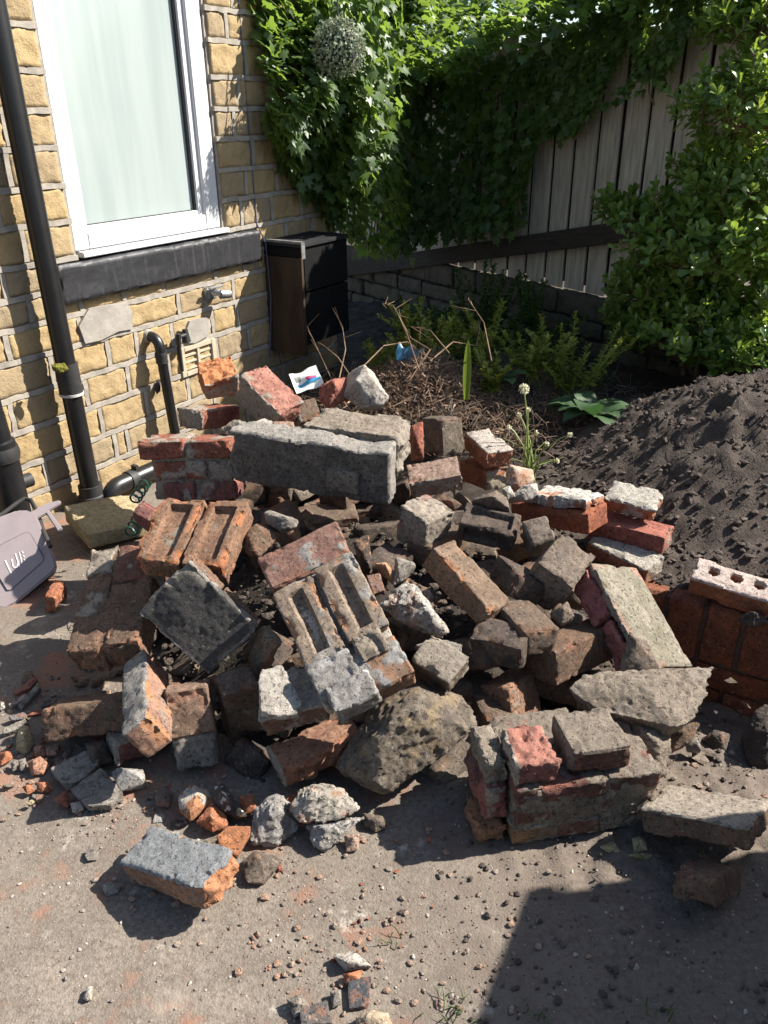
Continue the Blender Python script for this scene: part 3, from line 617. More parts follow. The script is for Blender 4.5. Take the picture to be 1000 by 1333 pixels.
for lo, hi in (((i0+.016, .033, iz+.02), (i0+.019, .05, zt-.07)), ((i1-.038, .028, iz+.02), (i1-.030, .05, zt-.07)), ((i0+.019, .033, iz+.02), (i1-.038, .05, iz+.0235))): g_.box(lo, hi)
g_.build('gasket', GASK, win)
gm = NT('frosted_glass'); co = gm.coords(False); mp = gm.n('ShaderNodeMapping'); mp.inputs['Scale'].default_value = (9, 1, .6); gm.l(co, mp.inputs['Vector'])
gm.l(gm.mix(gm.ramp(gm.noise(mp.outputs[0], 1, 3), .35, .7), (.33, .375, .36), (.275, .32, .307)), gm.b.inputs['Base Color']); gm.b.inputs['Roughness'].default_value = .35; gm.b.inputs['Coat Weight'].default_value = .6; gm.b.inputs['Coat Roughness'].default_value = .08  # soft vertical fold shadows painted into the opaque pane colour
p_ = MB(); p_.box((i0+.015, .042, iz+.019), (i1-.029, .052, zt-.07)); p_.build('pane', gm.m, win)
ws = MB(); ws.box((a+.012, -.026, zb-.024), (b+.028, .06, zb-.003)); ws.build('plastic_sill', UPVC, win, bevel=.003)
# air brick
av = empty('air_vent', 'buff terracotta air brick with slots, between the bent waste pipe and the rubble', 'vent', WM)
VENT = plain('buff_terracotta', (.43, .37, .27), .9, .2, .2, 20, .3); v0, v1, y0_, y1_ = .585, .815, .352, .485
f = MB(); f.box((v0, -.024, y0_), (v0+.028, .03, y1_)); f.box((v1-.028, -.024, y0_), (v1, .03, y1_)); f.box((v0+.028, -.024, y0_), (v1-.028, .03, y0_+.02)); f.box((v0+.028, -.024, y1_-.02), (v1-.028, .03, y1_)); f.box(((v0+v1)/2-.009, -.022, y0_+.02), ((v0+v1)/2+.009, .03, y1_-.02))
f.build('frame', VENT, av, bevel=.002)
bk = MB(); bk.box((v0+.02, .032, y0_+.01), (v1-.02, .04, y1_-.01)); bk.build('cavity', GASK, av)
for k in range(3):
    for (p, q) in ((v0+.028, (v0+v1)/2-.009), ((v0+v1)/2+.009, v1-.028)):
        sl_ = MB(); z = y0_+.027+k*.030; sl_.add([(p, -.016, z), (q, -.016, z), (q, -.016, z+.008), (p, -.016, z+.008), (p, .026, z+.010), (q, .026, z+.010), (q, .026, z+.019), (p, .026, z+.019)], [(0, 1, 2, 3), (4, 7, 6, 5), (3, 2, 6, 7), (0, 4, 5, 1), (0, 3, 7, 4), (1, 5, 6, 2)]); sl_.build('slat', VENT, av)
# pipes, in wall coordinates (x along, -y out)
def W_(x, y, off): s, z = wpx(x, y, off); return (s, -off, z)
dp = empty('downpipe', 'tall black downpipe with mossy collar left of the window', 'drainpipe', WM)
t = MB(); t.tube([(-.048, -.09, .05), (-.072, -.09, 2.35)], .037, 20); t.build('pipe', BLACKP, dp, smooth=True)
t = MB(); t.tube([(-.052, -.09, .475), (-.053, -.09, .59)], [.044, .043], 20); t.build('collar', BLACKD, dp, smooth=True)
t = MB(); t.tube([(-.052, -.09, .468), (-.052, -.09, .478)], .0455, 20); t.build('sealant_ring', plain('white_sealant', (.5, .48, .45), .7), dp, smooth=True)
t = MB(); t.tube([(-.048, -.09, -.02), (-.048, -.09, .045), (-.048, -.09, .05), (-.048, -.09, .09)], [.055, .053, .047, .047], 20); t.build('socket', BLACKD, dp, smooth=True)
MOSS = plain('moss', (.16, .15, .03), .95, .1, .5, 60, .8)
mo = rock('M', [(68, 474), (84, 472), (90, 480), (80, 484), (69, 482)], .55, 'moss', None, None, MOSS, .3, .3, .2, rough=1.6); mo.parent = dp; mo.matrix_parent_inverse = dp.matrix_world.inverted()
v_ = WM.inverted() @ Vector(onplane(78, 479, WP+WN*.135, WN)); mo.matrix_parent_inverse = Matrix(); mo.matrix_local = WM.inverted() @ T3(*(WM @ v_))
sp = empty('soil_pipe', 'thick black soil pipe with collar and capped boss at the left edge', 'drainpipe', WM)
t = MB(); t.tube([(-.40, -.11, .0), (-.40, -.11, .40)], .058, 20); t.build('pipe', BLACKP, sp, smooth=True)
t = MB(); t.tube([(-.40, -.11, .40), (-.40, -.11, .405), (-.405, -.11, .50)], [.058, .048, .048], 20); t.tube([(-.405, -.11, .5), (-.42, -.11, 2.35)], .046, 20); t.build('upper_pipe', BLACKP, sp, smooth=True)
t = MB(); t.tube([(-.40, -.11, .33), (-.40, -.11, .345), (-.40, -.11, .36), (-.40, -.11, .38)], [.063, .066, .066, .062], 20); t.build('collar', BLACKD, sp, smooth=True)
t = MB(); t.tube([(-.36, -.12, .225), (-.315, -.125, .225)], .026, 16); t.build('boss_cap', BLACKD, sp, smooth=True)
wp_ = empty('waste_pipe', 'thin black waste pipe bending out of the wall beside the air vent', 'pipe', WM)
x0, z0 = .446, .578; pts = [(x0-.02, .03, z0), (x0-.02, -.03, z0)]+[(x0-.02+.0*k, -.03-.045*math.sin(k*math.pi/12), z0-.045+.045*math.cos(k*math.pi/12)) for k in range(1, 7)]+[(x0-.018, -.075, .48), (x0+.012, -.075, -.05)]
t = MB(); t.tube(pts, .0215, 16); t.build('pipe', BLACKP, wp_, smooth=True)
t = MB(); t.tube([(x0-.0195, -.075, .515), (x0-.0195, -.075, .50), (x0-.0185, -.075, .485), (x0-.0183, -.075, .47)], [.025, .027, .025, .026], 16); t.build('collar', BLACKD, wp_, smooth=True)
t = MB(); t.tube([(x0-.02, .03, z0), (x0-.02, -.012, z0), (x0-.02, -.028, z0)], [.035, .03, .024], 14); t.build('mortar_collar', POINT, wp_, smooth=True)
hp = empty('drain_elbow', 'short black drain elbow lying along the foot of the wall behind the yellow stone', 'pipe', WM)
t = MB(); t.tube([(.0, -.14, -.05), (.0, -.14, .01)]+[(.0+.05*(1-math.cos(k*math.pi/12)), -.14, .01+.05*math.sin(k*math.pi/12)) for k in range(1, 7)]+[(.42, -.15, .062)], .036, 18); t.build('pipe', BLACKP, hp, smooth=True)
t = MB(); t.tube([(.10, -.1405, .0602), (.135, -.141, .0603)], .041, 18); t.tube([(.0, -.14, -.04), (.0, -.14, -.0)], .041, 18); t.build('collar', BLACKD, hp, smooth=True)
t = MB(); t.box((.135, -.16, .095), (.15, -.13, .117)); t.build('clip', BLACKD, hp)
# tap and little valve
tp = empty('outside_tap', 'shiny metal outside tap with dark spout on the wall under the sill', 'tap', WM)
s, z = .825, .672
t = MB(); t.box((s-.045, -.035, z-.01), (s+.02, -.002, z+.045)); t.build('wall_plate', METAL, tp, bevel=.006)
t = MB(); t.tube([(s-.01, .0, z+.02), (s-.01, -.05, z+.022), (s+.005, -.075, z+.02)], [.016, .016, .013], 14); t.build('body', METAL, tp, smooth=True)
t = MB(); t.tube([(s+.0, -.07, z+.015), (s+.045, -.085, z+.010)], [.021, .019], 16); t.build('spout', METAL, tp, smooth=True)
t = MB(); t.tube([(s+.0435, -.0855, z+.0105), (s+.047, -.086, z+.010)], .014, 16); t.build('outlet', GASK, tp, smooth=True)
t = MB(); t.box((s-.05, -.06, z+.042), (s+.04, -.045, z+.052)); t.build('lever', METAL, tp, bevel=.003)
va = empty('overflow_valve', 'small dark corroded valve beside the bent waste pipe', 'valve', WM)
t = MB(); t.tube([(.60, .0, .55), (.60, -.06, .55)], .012, 12); t.tube([(.60, -.055, .575), (.60, -.055, .52), (.60, -.055, .515)], [.012, .020, .012], 12); t.build('stub', BLACKD, va, smooth=True)
t = MB(); t.tube([(.555, -.06, .55), (.60, -.06, .552)], .009, 10); t.tube([(.553, -.06, .565), (.548, -.06, .50), (.550, -.06, .40)], [.013, .010, .008], 10); t.build('branch_pipe', BLACKD, va, smooth=True)
tag(rock('M', [(204, 495), (209, 493), (209, 508), (204, 513), (202, 505)], .36, 'wall_hook', None, None, BLACKD, .3, .3, .2), 'tiny dark hook stub projecting from the wall left of the waste pipe', 'hook')
# black box on the wall
bx = empty('black_box', 'black painted box fixed to the wall in the shady corner, one board bare wood', 'box', WM)
BLK = plain('flaking_black_paint', (.008, .008, .008), .75, .15, .4, 20, .2); BARE = plain('bare_stained_board', (.06, .040, .024), .8, .2, .6, 5, .3, (2, 2, .6))
b0, b1, bd = 1.215, 1.60, .235
for z0, z1 in ((.64, .845), (.38, .632)):
    t = MB(); t.box((b0+.024, -bd, z0), (b1, -bd+.022, z1)); t.build('front_board', BLK, bx, bevel=.003)
t = MB(); t.box((b0, -bd, .33), (b0+.022, -.004, .80)); t.build('side_board', BARE, bx, bevel=.003)
t = MB(); t.box((b0+.001, -bd-.001, .803), (b0+.021, -.004, .845)); t.build('top_rail', BLK, bx, bevel=.002)
t = MB(); t.box((b0, -bd-.012, .848), (b1, -.004, .868)); t.build('lid', plain('dusty_black_lid', (.022, .022, .024), .7, .3, .5, 12, .2), bx, bevel=.003)
t = MB(); t.box((b1-.022, -bd+.024, .38), (b1, -.004, .845)); t.build('far_side', BLK, bx)
t = MB(); t.box((b0-.010, -bd-.016, .866), (b0+.012, -.004, .877)); t.box((b0-.012, -bd-.018, .80), (b0+.014, -bd-.013, .872)); t.build('metal_strip', plain('dull_strip', (.2, .19, .18), .7, .3, .6, 30), bx)
cb = MB(); cb.tube([(1.168, -.012, 2.3), (1.172, -.012, 1.5), (1.176, -.014, .95), (1.20, -.04, .86), (1.205, -.045, .60), (1.196, -.02, .30)], .0035, 6)
tag(cb.build('cable', plain('blue_grey_cable', (.07, .08, .13), .5), None, WM, smooth=True), 'thin blue grey cable hanging down the wall past the black box', 'cable')

# ---------------------------------------------------------------- garden wall, fence
FD = np.array([.574, -.819, 0]); FN = np.array([-.819, -.574, 0]); SF = 1.22; FP = np.array([.82, 4.18, 0])*SF
def zf(z): return H+(z-H)*SF
FM = Matrix([[FD[0], -FN[0], 0, FP[0]], [FD[1], -FN[1], 0, FP[1]], [0, 0, 1, 0], [0, 0, 0, 1]])        # local x along, -y towards the yard
def fpx(x, y, off=0.0):
    p = onplane(x, y, FP+FN*off, FN); return float((p-FP) @ FD), float(p[2])
FB_ = fpx(735, 375)[1]; FT_ = fpx(890, 27)[1]
gw = empty('garden_wall', 'low dark stone garden wall below the timber fence', 'wall', FM)
GW = plain('dark_wall_stone', (.105, .088, .066), .95, .2, .5, 12, .6)
t = MB(); t.box((-2.4, .0, -.25), (2.9, .3, FB_-.02)); t.build('wall_core', plain('dark_wall_mortar', (.07, .06, .048), .95, .2), gw)
random.seed(4)
for k, (z0, z1) in enumerate(((-.06, .07), (.082, .19), (.202, .30), (.312, FB_-.006))):
    x = -2.4+.1*k
    while x < 2.8:
        x1 = x+random.uniform(.22, .5); h_ = np.array([(x1-x-.012)/2, .06, (z1-z0)/2])
        solid('stone', boxv(h_), BOXF, .016, GW, weather_box(h_, (-1, -1, -1), rough=.006, warp=.006, knock=0), gw, T3((x+x1)/2, .015+random.uniform(-.01, .01), (z0+z1)/2)); x = x1
fe = empty('timber_fence', 'weathered grey upright board fence half hidden by ivy', 'fence', FM)
random.seed(9); x = -2.6
while x < 1.2:
    wd = random.uniform(.138, .152); ft = FT_+random.uniform(-.01, .01)
    t = MB(); V = [(-wd/2, .006, 0), (wd/2, .0, 0), (wd/2, .011, 0), (-wd/2, .017, 0)]
    V = V+[(p[0], p[1], 1) for p in V]; V = [(p[0]+(.004*random.uniform(-1, 1) if p[2] else 0), p[1], (FB_+random.uniform(-.003, .003)) if p[2] == 0 else ft) for p in V]
    t.add(V, [(0, 1, 2, 3), (4, 7, 6, 5), (0, 4, 5, 1), (1, 5, 6, 2), (2, 6, 7, 3), (3, 7, 4, 0)]); t.build('plank', WOODG, fe, T3(x+wd/2, random.uniform(-.003, .003), 0)); x += wd+.0165
t = MB(); t.box((-2.6, -.025, FT_+.012), (1.22, .05, FT_+.035)); t.build('capping_rail', WOODG, fe)
t = MB(); t.box((-2.6, .034, FB_+.03), (1.20, .05, FT_-.03)); t.build('gap_shade_board', WOODD, fe)  # added dark sheet that puts shadow lines between the planks
p0 = fpx(440, 352, .05); p1 = fpx(800, 303, .05)
t = MB(); a_ = math.atan2(p1[1]-p0[1], p1[0]-p0[0]); L_ = math.hypot(p1[0]-p0[0], p1[1]-p0[1]); t.box((0, -.085, -.055), (L_+.3, -.012, .055))
bmx = t.build('sloping_beam', WOODD, None, FM @ T3(p0[0], 0, p0[1]) @ Matrix.Rotation(-a_, 4, 'Y'), bevel=.006)
tag(bmx, 'dark timber beam sloping across the lower fence boards', 'beam')
# brick edging holding back the soil
em = Matrix([[UW[0], .5163, 0, E0[0]], [UW[1], .8564, 0, E0[1]], [0, 0, 1, 0], [0, 0, 0, 1]])
ed = empty('edging_wall', 'low red brick edging wall holding back the dark soil heap', 'wall', em)
t = MB(); t.box((-.3, .018, -.27), (1.6, .1, .125)); t.build('mortar_core', plain('soiled_mortar', (.10, .08, .065), .95, .2), ed)
EDB = masonry((.26, .092, .045), (.16, .06, .034), dirt=.3, dirtc=(.075, .05, .035))
random.seed(12)
for k, (z0, z1, wd) in enumerate(((-.055, .140, .108), (-.135, -.063, .225), (-.215, -.143, .225))):
    x = -.30+.09*k
    while x < 1.5:
        h_ = np.array([(wd-.009)/2, .045, (z1-z0)/2]); solid('brick', boxv(h_), BOXF, .009, EDB, weather_box(h_, (-1, -1, -1), rough=.002, knock=0, mort={'ac': .12}, chipc=.1), ed, T3(x+wd/2, .05+random.uniform(-.004, .004), (z0+z1)/2)); x += wd
# the wall out of the picture on the right, whose shadow lies across the yard
yw = MB(); q = Matrix([[-.454, .891, 0, 1.74], [-.891, -.454, 0, 1.42], [0, 0, 1, 0], [0, 0, 0, 1]]); yw.box((0, 0, -.25), (3.0, .24, 1.28))
cp = MB(); cp.box((-.02, -.02, 1.28), (3.02, .26, 1.34))
yo = empty('yard_wall', 'low rendered yard wall beside the driveway, throwing the shadow at bottom right', 'wall', q)
yw.build('rendered_face', plain('rendered_wall', (.3, .27, .23), .95, .2, .3, 9, .4), yo); cp.build('coping', CONC, yo, bevel=.01)
# ---------------------------------------------------------------- the pile: loose bricks
FROG = ('ab',)
brick('t1', 'broken brick end with bright orange rough top, behind the pile by the air vent', ORANGE, brk=('ab',), mort={'ac': .55}, rough=.0035)
brick('t2', 'dark red half brick with grey mortar on its left end, below the orange brick end', RED, mort={'ac': .75, 'ab': .45}, brk=('BC',))
brick('t3', 'big pinkish red brick lump with pale mortar on its front, top of the pile', masonry((.40, .19, .14), (.30, .13, .095), dirt=.1, chip=(.42, .2, .15)), mort={'ac': .95, 'ab': .25}, rough=.004, brk=('bc',))
brick('t5', 'small dark brick piece with mortared left end under the paint sachet', UMBER, mort={'ac': .7}, knock=2)
brick('l5', 'whole brown brick lying flat on the tarmac at the left foot of the pile', BROWN, rough=.003, edge=.025)
brick('l6', 'half brick with pale pointing on its left end, in front of the brown brick', PLUM, mort={'bc': .95, 'ab': .55}, knock=2)
brick('ld', 'plum half brick standing beside the yellow stone and the green wire coil', PLUM, mort={'ab': .4})
brick('lo', 'rough orange brick lump alone on the tarmac below the grey caddy', ORANGE, voxel=.004, rough=.004, knock=3, cat='brick lump')
brick('n1', 'loose brick with a smooth grey mortar top, nearest on the open tarmac', masonry((.36, .21, .13), (.27, .15, .10), dirt=.3, chip=(.46, .2, .095), mort=(.27, .28, .28)), voxel=.0042, mort={'ab': .90, 'ac': .1}, brk=('bc',), rough=.0028)
brick('c4', 'buff half brick wedged under the lower corner of the black screed slab', masonry((.28, .22, .15), (.2, .155, .11), dirt=.35), knock=2)
c5o = brick('c5', 'brick under a thick white mortar cap left of the double frogged slab', masonry((.24, .13, .085), (.16, .09, .06), mort=(.43, .39, .33), dirt=.3), mort={'ab': 1.0, 'ac': .35}, rough=.003, knock=2, edge=.025)
cap = rock('B3', [(50, 740), (62, 697), (150, 674), (240, 848), (235, 872), (130, 888), (62, 868)], .262, 'mortar_cap', None, None, PALEM, up=.55, flat=True, thick=.18, rough=1.0)
cap.parent = c5o; cap.matrix_parent_inverse = c5o.matrix_basis.inverted()
brick('c6', 'brown brick standing on end in the shade left of the white mortar capped brick', UMBER, mort={'ab': .2, 'ac': .15}, knock=1)
brick('c7', 'brick with orange top stripe and red rough front at the foot of the pile', masonry((.34, .19, .12), (.25, .13, .085), dirt=.3), mort={'bc': .9}, brk=('ac',), rough=.003)
brick('c9', 'broken brick wedge with white mortar crust on top, centre of the pile', UMBER, mort={'ab': 1.0, 'bc': .4}, knock=2)
brick('c11', 'long brown brick with orange scar lying tilted in the centre of the pile', masonry((.24, .165, .11), (.17, .115, .078), dirt=.45, chip=(.5, .19, .07)), chipc=.3, mort={'bc': .15})
brick('c12', 'dark soot stained brick with its frog facing up, right of the mortar lump', DARKB, frog=('ac', 'ab'), chipc=.1)
brick('c13', 'half brick thick with white mortar below the end of the concrete block', masonry((.34, .2, .15), (.25, .14, .11), dirt=.2), mort={'ac': .85, 'bc': .75, 'ab': .6}, rough=.004, knock=3, edge=.03)
brick('c14', 'grey brown brick end tucked behind the soot stained frogged brick', GREYB, mort={'ab': .4}, knock=1)
brick('c15', 'grey brown half brick tipped on its corner above the smooth sloping slab', GREYB, chipc=.1)
brick('c17', 'upper brown brick with black mortar smear on its broad lit side, lying over another brick', BROWN, chipc=.25, mort={'ac': .12})
brick('c18', 'lower brown brick with orange end under the smeared brick, right front', masonry((.30, .17, .10), (.22, .13, .085), dirt=.35), chipc=.2, mort={'bc': .15})
brick('r4', 'long flat brick with earthy mortar on top, right of the big brick block', BROWN, mort={'ab': .85}, rough=.003)
brick('r5', 'dark brown half brick alone in the shade at bottom right', BROWN, knock=2, edge=.03, chipc=.1)
brick('u1', 'dark square ended half brick on top at the back, one side lit buff', masonry((.17, .135, .10), (.10, .08, .062), dirt=.5), chipc=.1, mort={'bc': .3})
brick('u2', 'clean orange brick with whitened top beside the flowering chives', masonry((.42, .17, .085), (.30, .11, .06), dirt=.1, mort=(.52, .45, .38)), mort={'ab': .8}, chipc=.1, knock=0)
brick('u3', 'orange brick with buff end directly under the whitened orange brick', masonry((.36, .14, .075), (.25, .1, .055), dirt=.2, mort=(.45, .38, .27)), mort={'bc': .8}, knock=0)
brick('u5', 'pinkish brown brick lying below the square ended half brick', masonry((.36, .25, .19), (.26, .175, .135), dirt=.35), mort={'ac': .6}, rough=.0028)
brick('u7a', 'half brick with cracked white mortar top, uppermost of the right hand stack', masonry((.42, .17, .085), (.30, .11, .06), dirt=.1, mort=(.5, .46, .39)), mort={'ab': 1.0, 'ac': .35}, rough=.003, brk=('bc',))
brick('u7b', 'smooth red brick in the middle of the right hand stack', masonry((.36, .13, .09), (.28, .1, .07), dirt=.12), chipc=.1, knock=0, mort={'AB': .5, 'bc': .3})
brick('u7c', 'orange brick with white crusted top at the bottom of the right hand stack', masonry((.34, .17, .1), (.26, .12, .075), dirt=.15, mort=(.5, .45, .37)), mort={'ab': .85, 'bc': .5}, knock=1)
_d = np.array(FIT['u8'])[12:]
brick('u8', 'orange perforated brick with three holes lying on the edging wall', masonry((.40, .155, .075), (.30, .11, .055), dirt=.15, mort=(.62, .5, .43)), mort={'ab': .75}, knock=0, chipc=.2,
      holes=('ab', [(x, .004) for x in (-.092, -.030, .032, .094)], .0165))
# ---------------------------------------------------------------- the pile: pieces of wall still bonded
R_, Bk = .009, .075
M, d, sg = frame('slab'); A, B, Cc = d
ro = empty('concrete_block', 'long grey concrete coping block lying across the top of the pile', 'concrete block', M)
for nm, a0, a1, b0, b1, c0, c1, mt, op in (('body', 0, A, 0, .085, 0, Cc, CONC, dict(rough=.0018, warp=.007, mort={'ab': .8, 'bc': .95, 'ac': .10}, knock=2, edge=.03, brk=('BC',))),
        ('mortar_mass', -.006, .285, .075, .235, -.014, .12, MORT, dict(rough=.0035, warp=.007, knock=2, edge=.03, brk=('BC', 'bc')))):
    h_ = np.array([a1-a0, b1-b0, c1-c0])/2; c_ = (np.array([a0+a1, b0+b1, c0+c1])/2-d/2)*(-sg)
    solid(nm, boxv(h_), BOXF, .0055, mt, weather_box(h_, sg, **op), ro, T3(*c_))
for (a0, a1, c0, c1, nm) in ((.09, .185, .075, .145, 'mortar_lump'),):
    h_ = np.array([(a1-a0)/2, .012, (c1-c0)/2]); c_ = (np.array([(a0+a1)/2, -.004, (c0+c1)/2])-d/2)*(-sg)
    solid(nm, boxv(h_), BOXF, .004, MORT, weather_box(h_, sg, rough=.004, knock=4), ro, T3(*c_))
FIT['lb'] = FIT['lb'][:12]+(.27, .14, .20)
h3 = .20/3
chunk('lb', 'masonry_block', 'red brickwork lump of three courses smeared with mortar, left end of the concrete block', 'brickwork', [
    ('brick', .125, .272, -.004, .13, .002, h3-.006, RED, dict(mort={'ac': .30, 'ab': .6})), ('brick', -.02, .118, -.004, .13, .002, h3-.006, RED, dict(mort={'ac': .35, 'ab': .6})),
    ('brick', .06, .225, 0, .13, h3+.003, 2*h3-.006, RED, dict(mort={'ac': .62})), ('brick', -.03, .052, 0, .13, h3+.003, 2*h3-.006, RED, dict(mort={'ac': .7})),
    ('brick', .10, .205, -.003, .13, 2*h3+.002, .2, PLUM, dict(mort={'ac': .25})), ('brick', -.03, .092, -.003, .13, 2*h3+.002, .2, PLUM, dict(mort={'ac': .3})),
    ('mortar_bed', -.02, .235, .004, .125, .008, .195, MORT, dict(rough=.004, voxel=.006))])
chunk('l1', 'masonry_block', 'large tilted brown brickwork slab with a weed growing on it, left of the pile', 'brickwork', [
    ('brick', .262, .37, -.005, .075, .0, .08, GREYB, dict(mort={'ab': .55}, rough=.003)), ('brick', .225, .365, .084, .21, .004, .085, masonry((.20, .085, .062), (.14, .065, .05), dirt=.35), dict(mort={'ab': .15, 'AC': .5})),
    ('brick', .12, .255, -.004, .078, .003, .088, BROWN, dict(mort={'ab': .25})), ('brick', .105, .218, .086, .205, .002, .088, BROWN, dict(mort={'ab': .12})),
    ('brick', .0, .113, .0, .10, .004, .088, BROWN, dict(brk=('bc',), rough=.003)), ('brick', .0, .098, .108, .203, .0, .088, BROWN, dict(brk=('bc',), rough=.003)),
    ('mortar_bed', .004, .358, .002, .202, .006, .088, BROWN, dict(rough=.003, voxel=.007))])
chunk('l2', 'screed_slab', 'square slab with flat black screed face over red brick, left centre of the pile', 'brickwork', [
    ('black_face', 0, .232, 0, .173, 0, .028, BITU, dict(rough=.0016, warp=.006, mort={'ac': .5, 'bc': .6, 'AC': .6, 'BC': .8}, knock=2, edge=.02)),
    ('brick', .003, .115, .004, .17, .031, .098, BROWN, dict(mort={'bc': .3})), ('brick', .123, .228, .004, .165, .031, .098, BROWN, dict(mort={'bc': .3}))])
brick('l3', 'upright brick with white painted edge between two orange scars, left of the pile', masonry((.36, .2, .13), (.25, .15, .11), chip=(.5, .22, .09), mort=(.30, .28, .25), dirt=.2), mort={'ac': .9, 'bc': .2}, brk=('ab',), knock=2, edge=.03)
M, d, sg = frame('l4')
chunk('l4', 'brick_with_plug', 'upright brown brick ending below in a grey concrete plug, left front', 'brick', [
    ('brick', 0, .105, 0, .08, 0, .115, masonry((.29, .19, .135), (.2, .13, .09), dirt=.35), dict(edge=.03, rough=.003)), ('concrete_plug', .002, .100, .004, .08, .112, .195, GSTONE, dict(knock=4, rough=.005, edge=.035))])
q1, q2 = .104, .208
A, B = np.array(FIT['c1'])[12:14]
FB = masonry((.30, .23, .168), (.20, .15, .11), dirt=.3, mort=(.34, .315, .28), chip=(.44, .19, .085))
chunk('c1', 'masonry_block', 'long slab of four bonded bricks showing two frogs, centre of the pile', 'brickwork', [
    ('brick', A-.106, A, 0, B, 0, .072, masonry((.25, .14, .105), (.2, .105, .08), dirt=.2, mort=(.35, .325, .29)), dict(mort={'ab': .38}, rough=.0016)),
    ('brick', A-.335, A-.112, .002, B/2-.004, .002, .07, FB, dict(frogw=.40, frog=FROG, mort={'ab': .3})), ('brick', A-.325, A-.108, B/2+.004, B, -.003, .07, FB, dict(frogw=.40, frog=FROG, mort={'ab': .28})),
    ('brick', .0, .112, B/2-.03, B-.004, .0, .07, masonry((.30, .17, .1), (.22, .13, .085), dirt=.3, mort=(.36, .345, .32)), dict(mort={'ab': .62}, brk=('BC',))),
    ('mortar_lump', .03, .125, .002, .105, -.012, .06, GMORT, dict(knock=5, rough=.0032, edge=.03)), ('mortar_lump', -.012, .055, .02, .125, -.022, .06, GMORT, dict(knock=5, rough=.0036, edge=.04)),
    ('mortar_lump', .07, .135, .12, .19, -.012, .03, MORT, dict(knock=4, rough=.005, edge=.03)),
    ('mortar_bed', .02, A-.01, .004, B-.004, .021, .066, PALEM, dict(rough=.003, voxel=.007))])
A, B = np.array(FIT['c2'])[12:14]
OB = masonry((.27, .15, .09), (.19, .105, .065), dirt=.4, mort=(.4, .36, .28), chip=(.5, .17, .06))
chunk('c2', 'masonry_block', 'two orange frogged bricks still joined side by side, below the brickwork lump', 'brickwork', [
    ('brick', 0, A/2-.004, 0, B, 0, .072, OB, dict(frog=FROG, mort={'ab': .0})), ('brick', A/2+.004, A, 0, B, .003, .074, OB, dict(frog=FROG, mort={'ab': .1}, brk=('BC',))),
    ('mortar_bed', .01, A-.01, .008, B-.008, .022, .066, MORT, dict(rough=.003, voxel=.007))])
FIT['r1'] = (.267, 1.237, .165, .9848, .1736, .0, -.1736, .9848, .03, .0, .03, -.9995, .335, .22, .166)
FIT['c5'] = FIT['c5']
# big block at right front
A, B, Cc = np.array(FIT['r1'])[12:]; hc = Cc/3
RB = masonry((.19, .085, .06), (.12, .06, .048), dirt=.35, mort=(.25, .205, .16), chip=(.34, .12, .08))
P_ = [('mortar_bed', .004, A-.012, .001, B-.006, .008, Cc-.004, MORT, dict(rough=.005, voxel=.007, warp=.006))]
for k in range(3):
    c0, c1 = k*hc+.001, (k+1)*hc-.007
    e = [[0, .20, A-.005], [0, .085, .195, A-.01], [-.004, .10, .21, A-.045]][k]
    for a0, a1 in zip(e[:-1], e[1:]): P_.append(('brick', a0+.003, a1-.004, -.003 if k != 1 else .001, .108 if a0 > .05 else B, c0, c1, RB if not (k == 2 and a0 < 0) else masonry((.30, .17, .08), (.22, .12, .06), dirt=.4), dict(mort={'ac': .2, 'ab': .7}, rough=.003)))
P_ += [('brick', .002, .095, .01, .12, -.060, -.003, masonry((.30, .125, .10), (.22, .09, .075), dirt=.3, chip=(.34, .15, .11)), dict(brk=('ab',), mort={'bc': .75, 'ab': .3}, rough=.006, knock=3)),
       ('brick', .125, .255, .015, .135, -.068, -.005, RB, dict(mort={'ab': 1.0, 'bc': .8}, rough=.003, knock=1)),
       ('brick', -.055, -.004, .03, .15, .02, Cc-.055, PLUM, dict(brk=('bc',), mort={'bc': .3, 'ac': .4}, knock=2, rough=.005)), ('brick', -.075, -.006, .015, .12, Cc-.05, Cc, masonry((.30, .17, .08), (.22, .12, .06), dirt=.4), dict(brk=('bc',), rough=.003)), ('mortar_lump', -.05, .0, .05, .17, -.04, .03, MORT, dict(knock=3, rough=.005))]
chunk('r1', 'masonry_block', 'biggest lump of bonded brickwork, with stepped broken top, right front', 'brickwork', P_)
r2 = rock('B5', [(400, 275), (440, 235), (520, 222), (640, 222), (760, 212), (818, 216), (800, 290), (755, 380), (690, 388), (560, 345), (430, 330)], .205, 'mortar_slab', 'rough brown mortar slab with ragged right end, overhanging the big brick block', 'mortar slab', MORT, .1, .3, .8, rough=1.6, pit=.003)
rock('B5', [(545, 350), (690, 385), (700, 470), (660, 535), (585, 500)], .13, 'mortar_lump', 'crumbling earthy mortar lump under the mortar slab, behind the big brick block', 'mortar lump', MORT, .3, .5, .5, rough=1.5)
rock('B5', [(700, 395), (790, 380), (760, 440), (700, 470)], .12, 'mortar_lump', 'dark mortar lump under the ragged right end of the mortar slab', 'mortar lump', UMBER, .3, .5, .4)
rock('B5', [(590, 490), (680, 470), (688, 545), (600, 552)], .11, 'mortar_lump', 'pale gritty mortar lump on the right shoulder of the big brick block', 'mortar lump', MORT, .25, .5, .6, rough=1.4)
rock('B5', [(100, 400), (185, 425), (190, 520), (110, 600), (60, 500)], .13, 'masonry_shard', 'dark red shard leaning against the left end of the big brick block', 'brick shard', PLUM, .25, .5, .3, rough=1.5)
M, d, sg = frame('r3')
